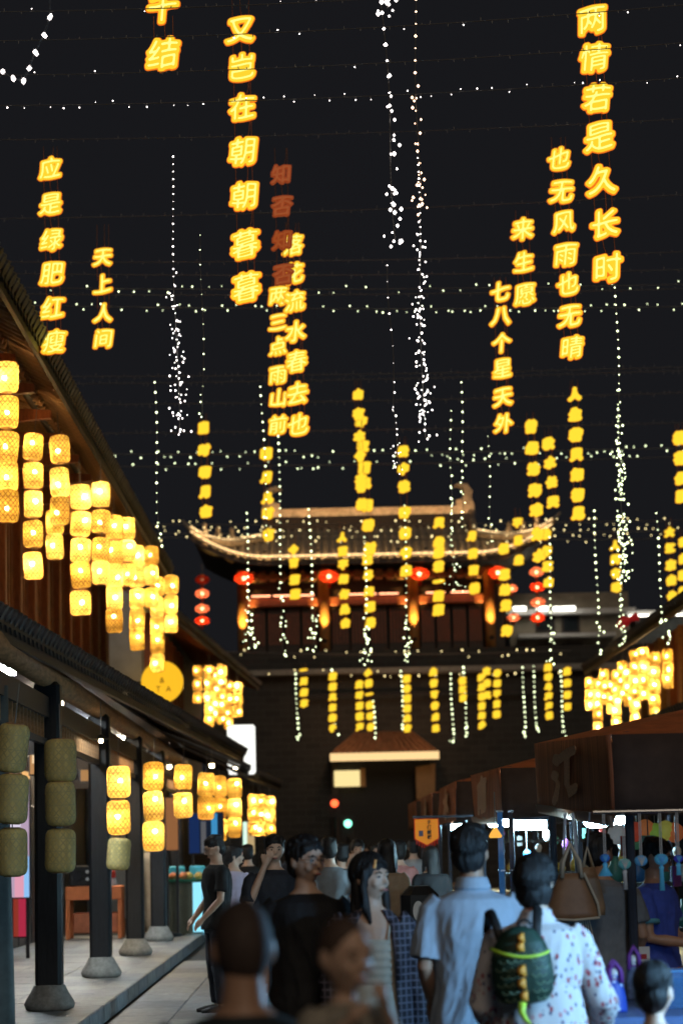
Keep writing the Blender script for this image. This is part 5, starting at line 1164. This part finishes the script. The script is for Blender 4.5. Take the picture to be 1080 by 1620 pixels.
    if bottom:
        bb = MB(); bb.loft([[tuple(S_ @ Vector(q)) for q in ell(z, a+.014, b+.014)] for z, a, b in ((.80, .165, .115), (.92, .165, .118), (1.0, .150, .104))])
        for sg, hip, kn, an in feet: tb(bb, [hip+Vector((0, 0, .02)), hip.lerp(kn, .5), kn, kn.lerp(an, .5), an+Vector((0, 0, .02))], [.105, .094, .078, .07, .066])
        solid(bb, vx, 'trousers', bottom, t, 3, wr(.009, 10, 4, sd+5))
    if skirt:
        m_, z1, z0, r1, r0, ry = skirt; n = 72; mb = MB(); rg = []
        for j in range(13):
            f = j/12; z = lerp(z1, z0, f); q = []
            for i in range(n):
                a = 2*math.pi*i/n; fold = 1+.055*f**.6*math.sin(a*13+math.sin(a*3+sd)*1.6+f*.7)+.03*f*math.sin(a*7+sd)
                q.append(tuple(S_ @ Vector((lerp(r1, r0, f)*fold*math.cos(a), lerp(r1*ry, r0*.82, f)*fold*math.sin(a), z))))
            rg.append(q)
        mb.loft(rg).build('skirt', m_, t, True)
    for sg, hip, kn, an in feet:
        f = MB(); f.tube([S_ @ q for q in (an+Vector((0, .055, -.05)), an+Vector((0, -.02, -.045)), an+Vector((0, -.13, -.055)), an+Vector((0, -.215, -.06)))], [.035*s, .05*s, .046*s, .025*s], 10); f.build('shoe', BLACK if not extra or 'white_shoes' not in extra else WHITE, t, True)
    if glasses:
        g = MB()
        for sg in (-1, 1):
            g.tube([K @ Vector((sg*.033+.025*math.cos(a), -.106-.0*abs(sg), .002+.022*math.sin(a))) for a in [2*math.pi*k/18 for k in range(19)]], .0019*s, 6, cap=False)
            g.tube([K @ Vector(q) for q in ((sg*.058, -.104, .006), (sg*.076, -.06, .008), (sg*.08, .01, .004))], .0016*s, 6)
        g.tube([K @ Vector(q) for q in ((-.008, -.107, .006), (0, -.110, .009), (.008, -.107, .006))], .0018*s, 6); g.build('glasses', CHROME if glasses == 'steel' else BLACK, t)
        for sg in (-1, 1): MB().lathe([(.024, -.0008), (.024, .0008)], 16, M=K @ Matrix.Translation((sg*.033, -.106, .002)) @ Matrix.Rotation(R(90), 4, 'X')).build('lens', mat('lens', (.8, .8, .8), .03, noise_amt=0, alpha=.04), t)
    t['_k'] = s*fz
    return t, S_, K, limb, sw
BLK = cloth('black_tee', (.011, .011, .013), .3); NAVY = cloth('navy_tee', (.02, .024, .036), .3); GREYT = cloth('grey_tee', (.20, .22, .24)); WHT = cloth('white_tee', (.62, .62, .64), .08); POLO = cloth('pale_blue_polo', (.40, .47, .56), .10)
BLUE = cloth('blue_tee', (.05, .10, .52), .2); RED = cloth('red_tee', (.42, .02, .03), .2); KHAKI = cloth('khaki_trousers', (.20, .165, .12)); JEAN = cloth('dark_jeans', (.025, .03, .045), .3); TEALD = cloth('dark_teal_shirt', (.020, .030, .034), .3)
LAV = cloth('lavender_shirt', (.55, .50, .66), .1); BEIGE = cloth('beige_dress', (.34, .26, .18), .15)
def keep(r): return r[0]
# --- nearest: cropped man from behind, carrying a toddler
V = Vector
man = person('man with cropped hair seen from behind, holding a toddler', 382, 5.7, 1.575, 180, (8, -4), 'buzz', SKIND, TEALD, .8, JEAN, w=1.12, voxel=.009, hair_m=BUZZ, extra=('noface',),
       arms={-1: (V((-.235, -.06, 1.15)), V((-.02, -.24, 1.12))), 1: (V((.25, .0, 1.12)), V((.20, -.2, .92)))})
tod = person('toddler with hand at mouth held by the cropped-haired man', 545, 5.62, .80, 22, (14, -4), 'buzz', SKIN, cloth('patterned_toddler_top', (.34, .30, .24), .6, sc=40), .8, cloth('toddler_trousers', (.3, .26, .2)), voxel=.007, child=1.75, pos=(at(544, 1530, 5.62).x, 5.62, .735), w=1.15, loose=.03,
       arms={1: (V((.27, -.14, 1.2)), V((.12, -.27, 1.46))), -1: (V((-.28, -.12, 1.18)), V((-.10, -.30, 1.38)))}, legs=(-.12, -.1), hair_m=mat('toddler_hair', (.09, .055, .04), .7, noise_amt=.3, scale=60))
# --- the couple
man2 = person('young man in black tee and round steel glasses', 484, 12.5, 1.745, 6, (34, -2), 'short', SKIN, BLK, .72, JEAN, w=1.02, voxel=.008, glasses='steel', legs=(-.15, .12), hem=.80, loose=.03)
st, S_, K, limb, sw = man2
MB().tube([S_ @ V(q) for q in ((.02, -.136, 1.28), (-.004, -.137, 1.275), (-.008, -.137, 1.262))], .003, 6).build('chest_print', WHITE, st)
for k_ in range(2): pass
DRESS = cloth('cream_dress', (.60, .56, .46), .08)
wom = person('young woman in cream dress and dark checked jacket', 586, 12.2, 1.645, 4, (42, 3), 'long', SKIN, None, .5, None, skirt=(DRESS, 1.10, .42, .152, .30, .72), voxel=.008, legs=(.1, -.14), arms={1: (V((.235, .03, 1.10)), V((.255, -.03, .86))), -1: (V((-.215, .03, 1.1)), V((-.215, -.03, .86)))})
st, S_, K, limb, sw = wom
bod = MB(); bod.loft([[tuple(S_ @ V(q)) for q in ell(z, a, b)] for z, a, b in ((1.06, .154, .116), (1.12, .157, .120), (1.2, .160, .126), (1.28, .163, .128), (1.315, .162, .122))])
solid(bod, .008, 'bodice', DRESS, st, 3, lambda p: .003*math.sin(p[2]*160))
mb = MB(); mb.loft([[tuple(S_ @ V((r_*(1+.05*math.sin(a*17+z*9))*math.cos(a), r_*.8*(1+.05*math.sin(a*17+z*9))*math.sin(a), z))) for a in [2*math.pi*k/80 for k in range(80)]] for z, r_ in ((.86, .235), (.74, .27), (.62, .285), (.60, .285))]); mb.build('skirt_tier', DRESS, st, True)
for sg in (-1, 1): MB().tube([S_ @ V(q) for q in ((sg*.075, -.118, 1.31), (sg*.085, -.10, 1.38), (sg*.09, -.04, 1.43), (sg*.09, .04, 1.43), (sg*.08, .11, 1.33))], .006, 6).build('strap', DRESS, st)
def plaid_mat():
    m = bpy.data.materials.new('checked_jacket'); m.use_nodes = True; n = m.node_tree.nodes; l = m.node_tree.links; b = n['Principled BSDF']; b.inputs['Roughness'].default_value = .7
    tc = n.new('ShaderNodeTexCoord'); out = []
    for ax, sc in (('X', 22), ('Z', 18)):
        wv = n.new('ShaderNodeTexWave'); wv.wave_type = 'BANDS'; wv.bands_direction = ax; wv.inputs['Scale'].default_value = sc*.5; wv.inputs['Distortion'].default_value = .4; l.new(tc.outputs['Object'], wv.inputs[0]); out.append(wv)
    mx = n.new('ShaderNodeMath'); mx.operation = 'MAXIMUM'; l.new(out[0].outputs['Fac'], mx.inputs[0]); l.new(out[1].outputs['Fac'], mx.inputs[1])
    cr = n.new('ShaderNodeValToRGB'); cr.color_ramp.elements[0].position = .8; cr.color_ramp.elements[1].position = .97; cr.color_ramp.elements[0].color = (.025, .022, .032, 1); cr.color_ramp.elements[1].color = (.17, .155, .2, 1)
    l.new(mx.outputs[0], cr.inputs[0]); l.new(cr.outputs[0], b.inputs['Base Color']); return m
PLJ = plaid_mat()
jk = MB(); vs = []; fs = []; NA = 30; zs = ((.72, .215, .15), (.85, .21, .15), (1.0, .198, .142), (1.15, .19, .14), (1.28, .188, .138), (1.37, .175, .125), (1.43, .12, .10), (1.465, .085, .082))
for lay in (0, 1):
    for z, a, b in zs:
        for i in range(NA+1):
            an = R(90-146+292*i/NA); f_ = 1+.03*math.sin(an*9+z*5); vs.append(tuple(S_ @ V(((a+.012*lay)*f_*math.cos(an), (b+.012*lay)*f_*math.sin(an), z))))
W_ = NA+1; o_ = W_*len(zs)
for j in range(len(zs)-1):
    for i in range(NA): a = j*W_+i; fs += [(a, a+1, a+W_+1, a+W_), (o_+a, o_+a+W_, o_+a+W_+1, o_+a+1)]
for i in range(NA): fs += [(i, i+1, o_+i+1, o_+i), (o_-W_+i, 2*o_-W_+i, 2*o_-W_+i+1, o_-W_+i+1)]
for j in range(len(zs)-1): a = j*W_; fs += [(a, o_+a, o_+a+W_, a+W_), (a+NA, a+W_+NA, o_+a+W_+NA, o_+a+NA)]
jk.add(vs, fs); jk.build('jacket', PLJ, st, True)
for sg in (-1, 1):
    sh, so_, el, wp_ = limb[sg]; sl = MB(); sl.tube([S_ @ q for q in (sh, so_, so_.lerp(el, .5), el, el.lerp(wp_, .5), wp_)], [.07, .07, .066, .062, .056, .05], 14); solid(sl, .009, 'jacket_sleeve', PLJ, st, 2, wr(.012, 7, 12, 3.3+sg))
    MB().tube([S_ @ q for q in (V((sg*.10, -.10, 1.41)), V((sg*.125, -.125, 1.25)), V((sg*.13, -.13, 1.1)))], [.014, .022, .012], 8, flat=.5).build('lapel', PLJ, st, True)
MB().box((-.062, -.075, .055), (.012, .01, .045), M=K @ Matrix.Rotation(R(18), 4, 'Y')).build('hair_clip', mat('amber_clip', (.85, .5, .2), .3, emit=(1, .5, .15), estr=.1), st)  # clip's gleam put in as a weak amber glow
# --- man in polo, woman in floral dress with dinosaur backpack
polo = person('man in pale blue polo shirt seen from behind', 746, 11.3, 1.775, 186, (-20, 0), 'short', SKIND, POLO, .85, KHAKI, w=1.0, voxel=.008, collar=True, loose=.032, hem=.84, legs=(.1, -.08), extra=('noface',), arms={1: (V((.225, .0, 1.12)), V((.17, -.18, .95))), -1: (V((-.225, .02, 1.12)), V((-.2, -.14, .92)))})
st, S_, K, limb, sw = polo
cl = MB(); cl.loft([[tuple(S_ @ V(q)) for q in ell(z, a, b, 0, c)] for z, a, b, c in ((1.462, .090, .086, .006), (1.48, .083, .083, .008), (1.51, .073, .076, .006), (1.52, .068, .07, .004))]); solid(cl, .007, 'collar', POLO, st, 2)
MB().loft([[tuple(S_ @ V(q)) for q in ell(z, .172, .125)] for z in (.985, 1.02)]).build('belt', BLACK, st, True)
def dots_mat():
    m = bpy.data.materials.new('floral_cotton'); m.use_nodes = True; n = m.node_tree.nodes; l = m.node_tree.links; b = n['Principled BSDF']; b.inputs['Roughness'].default_value = .85
    tc = n.new('ShaderNodeTexCoord'); prev = None
    for sc, th, c in ((24, .26, (.42, .07, .09)), (31, .24, (.05, .05, .13)), (17, .14, (.62, .22, .26))):
        mp = n.new('ShaderNodeMapping'); mp.inputs['Scale'].default_value = (1.3, 1.3, .8); mp.inputs['Location'].default_value = (sc, sc*.7, 0); v = n.new('ShaderNodeTexVoronoi'); v.inputs['Scale'].default_value = sc; lt = n.new('ShaderNodeMath'); lt.operation = 'LESS_THAN'; lt.inputs[1].default_value = th
        l.new(tc.outputs['Object'], mp.inputs[0]); l.new(mp.outputs[0], v.inputs[0]); l.new(v.outputs['Distance'], lt.inputs[0]); mx = n.new('ShaderNodeMix'); mx.data_type = 'RGBA'
        l.new(lt.outputs[0], mx.inputs['Factor']); mx.inputs['B'].default_value = (*c, 1)
        if prev is None: mx.inputs['A'].default_value = (.66, .62, .62, 1)
        else: l.new(prev.outputs['Result'], mx.inputs['A'])
        prev = mx
    l.new(prev.outputs['Result'], b.inputs['Base Color']); return m
FLO = dots_mat()
flo = person('woman in floral white dress with green backpack', 846, 10.4, 1.635, 176, (-18, -3), 'bob', SKIN, FLO, 1.75, None, skirt=(FLO, 1.22, .25, .175, .36, .8), voxel=.0085, loose=.035, hem=1.02, extra=('noface',), arms={1: (V((.25, .02, 1.10)), V((.2, -.2, .95))), -1: (V((-.29, -.05, 1.10)), V((-.30, -.27, .96)))}, w=1.1)
st, S_, K, limb, sw = flo
cl = MB(); cl.loft([[tuple(S_ @ V(q)) for q in ell(z, a, b, 0, .004)] for z, a, b in ((1.45, .10, .09), (1.48, .08, .075), (1.515, .064, .066))]); solid(cl, .007, 'collar', FLO, st, 2)
GRN = mat('dark_green_cloth', (.014, .045, .028), .6, noise_amt=.4, scale=22); LIME = mat('lime_piping', (.50, .72, .06), .5, noise_amt=.1, emit=(.5, .8, .05), estr=.04); ORS = mat('orange_spike', (.75, .30, .03), .6, noise_amt=.15); SCL = mat('scale_line', (.22, .32, .20), .6)  # lime piping brightened by a slight glow of its own
bk = thing('dinosaur_backpack', 'small green scaly backpack with orange spikes worn on floral dress', 'backpack', st.location+Matrix.Rotation(R(176), 3, 'Z') @ V((.07, .205, 1.19)), R(176+4))
bk.rotation_euler.y = R(4); bk.scale = (.86, .86, .86)
rb = MB(); rg = []
for z, a, b in ((-.185, .05, .03), (-.175, .105, .06), (-.13, .142, .09), (-.05, .152, .105), (.04, .145, .105), (.11, .122, .092), (.165, .08, .062), (.188, .03, .025)): rg.append(ell(z, a, b, 0, 0, 24, .85))
rb.loft(rg); body_b = solid(rb, .008, 'pack_body', GRN, bk, 3)
def surf(x, z):                                        # outer surface of the pack
    zs_ = [(-.185, .05, .03), (-.175, .105, .06), (-.13, .142, .09), (-.05, .152, .105), (.04, .145, .105), (.11, .122, .092), (.165, .08, .062), (.188, .03, .025)]
    for (z0, a0, b0), (z1, a1, b1) in zip(zs_, zs_[1:]):
        if z0 <= z <= z1: f = (z-z0)/(z1-z0); a = lerp(a0, a1, f); b = lerp(b0, b1, f); c = min(.999, abs(x)/a)**(1/.85); return b*(1-c*c)**.425
    return .02
for j in range(7):
    for i in range(7):
        x = -.11+.037*i+(.018 if j % 2 else 0); z = -.15+.037*j
        if abs(x) > .125 or abs(x+.02) < .03: continue
        MB().tube([(x+.017*math.cos(a), surf(x+.017*math.cos(a), z+.016*math.sin(a))+.002, z+.016*math.sin(a)) for a in [math.pi+math.pi*k/6 for k in range(7)]], .0022, 5).build('scale', SCL, body_b)
for k, (x, z, r_) in enumerate(((-.012, .135, .024), (-.004, .092, .027), (.0, -.02, .03), (.005, -.08, .029), (.0, -.14, .027))):
    y = surf(x, z); M_ = Matrix.Translation((x, y-.004, z)); MB().loft([[tuple(M_ @ V(q)) for q in pts_] for pts_ in ([(-r_*.35, 0, -r_), (r_*.35, 0, -r_), (r_*.35, 0, r_), (-r_*.35, 0, r_)], [(-r_*.3, .02, -r_*.8), (r_*.9, .022, -r_*.75), (r_*.9, .022, r_*.7), (-r_*.3, .02, r_*.8)], [(r_*.3, .04, -r_*.3), (r_*1.1, .042, -r_*.3), (r_*1.1, .042, r_*.3), (r_*.3, .04, r_*.3)])]).build('spike', ORS, bk, True)
MB().tube([(x, surf(x, .045+.03*(x/.14)**2)+.006, .045+.03*(x/.14)**2+x*.12) for x in [-.14+.28*k/18 for k in range(19)]], .0075, 8).build('zip_piping', LIME, bk, True)
MB().tube([(.02, .09, -.17), (.03, .10, -.215), (.015, .095, -.25), (-.01, .09, -.275)], [.02, .018, .012, .003], 8).build('tail', LIME, bk, True)
MB().tube([(-.03+.03*math.cos(a), .03, .185+.032*math.sin(a)) for a in [math.pi*k/8 for k in range(9)]], .007, 8).build('grab_loop', BLACK, bk, True)
for sg in (-1, 1): MB().tube([(sg*.085, -.02, .12), (sg*.10, -.06, .20), (sg*.115, -.12, .26), (sg*.12, -.2, .265), (sg*.13, -.30, .18), (sg*.14, -.33, .05)], .024, 10, flat=.35).build('shoulder_strap', BLACK, bk, True)
MB().tube([(-.13, -.03, -.12), (-.2, -.12, -.02), (-.25, -.2, .04)], .008, 6).build('side_strap', BLACK, bk, True)
# --- boy, vendor and customers at the stall
boy = person('small boy in red shirt beside the display table', 1026, 9.6, 1.215, 138, (10, 0), 'crop', SKIN, RED, .7, JEAN, voxel=.008, child=1.32)
ven = person('stall vendor in blue tee and dark glasses looking down', 1034, 15.35, 1.70, 62, (8, -16), 'short', SKIND, BLUE, .6, JEAN, voxel=.010, glasses='black', loose=.03, w=1.12, arms={-1: (V((-.25, -.05, 1.12)), V((-.12, -.32, 1.08))), 1: (V((.25, -.04, 1.12)), V((.10, -.34, 1.06)))})
st, S_, K, limb, sw = ven
for sg in (-1, 1):
    sh, so_, el, wp_ = limb[sg]; c0 = so_.lerp(el, .58); c1 = so_.lerp(el, .66); MB().tube([S_ @ c0, S_ @ c1], .079, 14).build('sleeve_trim', mat('aqua_trim', (.12, .42, .55), .7), st, True)
gry = person('customer in grey tee standing behind the tan handbags', 948, 15.0, 1.74, 170, (-30, 0), 'short', SKIND, GREYT, .7, cloth('pale_shorts', (.34, .36, .38)), voxel=.010, loose=.03, extra=('noface',), arms={1: (V((.25, 0, 1.12)), V((.22, -.2, 1.0))), -1: (V((-.25, 0, 1.12)), V((-.2, -.2, 1.0)))})
# --- left side, at the shop counters
person('man in black tee and glasses bending over the left counter', 343, 25.5, 1.83, -72, (-4, -22), 'short', SKIN, BLK, .7, JEAN, voxel=.012, glasses='steel', loose=.03, arms={-1: (V((-.235, -.03, 1.12)), V((-.17, -.2, .93))), 1: (V((.235, -.03, 1.12)), V((.17, -.2, .93)))})
person('woman in lavender tee beside the man at left counter', 370, 27, 1.73, 150, (-50, -5), 'tied', SKIN, LAV, .75, None, skirt=(cloth('aqua_skirt', (.25, .5, .6)), 1.02, .35, .165, .24, .75), voxel=.012, loose=.03)
person('bearded man in navy tee holding a phone to his ear', 434, 21, 1.80, 20, (-14, -4), 'short', SKIN, NAVY, .7, JEAN, voxel=.011, loose=.03, w=1.1, arms={-1: (V((-.27, -.06, 1.12)), V((-.115, -.10, 1.50)))})
ph = thing('mobile_phone', 'dark mobile phone at the ear of the man in navy', 'phone', at(419, 1339, 20.88)); MB().box((0, 0, 0), (.012, .07, .14), bev=.004).build('case', BLACK, ph); ph.rotation_euler.y = R(-8)
# --- farther walkers
CR = [('walker in grey tee seen from behind, beyond the couple', 522, 25, 1.78, 178, 'short', GREYT, JEAN, None, 1.05), ('woman in white tee raising a phone among far walkers', 566, 31, 1.76, 12, 'tied', WHT, JEAN, None, .95), ('long-haired woman in beige dress walking between far stalls', 612, 23, 1.74, 160, 'long', BEIGE, None, (BEIGE, 1.1, .3, .16, .28, .8), 1.0),
      ('walker in pink top left of the orange banner', 632, 29, 1.74, 170, 'bob', cloth('pink_top', (.5, .22, .2)), JEAN, None, 1.0), ('walker in black seen from behind near arcade end', 393, 33, 1.74, 182, 'short', BLK, JEAN, None, 1.0), ('walker in grey-blue shirt right of the man in glasses', 541, 27.5, 1.72, 176, 'short', cloth('slate_shirt', (.07, .09, .13)), JEAN, None, 1.0),
      ('far walker in white dress near the gate', 594, 44, 1.7, 5, 'long', WHT, None, (WHT, 1.1, .4, .16, .27, .8), 1.0), ('far walker in dark clothes left of the gate', 470, 40, 1.78, 175, 'short', NAVY, JEAN, None, 1.05), ('far walker in teal shirt before the gate', 552, 50, 1.74, 185, 'short', cloth('teal_shirt', (.04, .14, .15)), JEAN, None, 1.0), ('far walker in dark red before the gate', 503, 48, 1.74, 10, 'bob', cloth('maroon', (.12, .02, .02)), JEAN, None, 1.0),
      ('walker in pale tee beside the far stalls', 655, 37, 1.76, 178, 'short', cloth('pale_tee', (.4, .42, .44)), JEAN, None, 1.05), ('walker in black dress under the orange banner', 682, 27, 1.66, 190, 'long', BLK, None, (BLK, 1.1, .4, .16, .25, .8), 1.0), ('far walker with tied hair in lilac tee', 580, 56, 1.68, 8, 'tied', LAV, JEAN, None, 1.0), ('far walker in black at the gate mouth', 620, 60, 1.76, 180, 'short', BLK, JEAN, None, 1.05)]
for lab, px, Y, H, fc, hr, sh, bt, sk, w in CR:
    ar = {}
    if 'raising' in lab: ar = {-1: (V((-.3, -.08, 1.2)), V((-.15, -.2, 1.48))), 1: (V((.24, -.1, 1.15)), V((.02, -.25, 1.3)))}
    person(lab, px, Y, H, fc, (random.uniform(-20, 20), 0), hr, SKIN, sh, .7, bt, sk, ar, w, .019, loose=.028, legs=(random.uniform(-.15, .1), random.uniform(-.1, .15)))

bpy.data.scenes.remove(TMP)
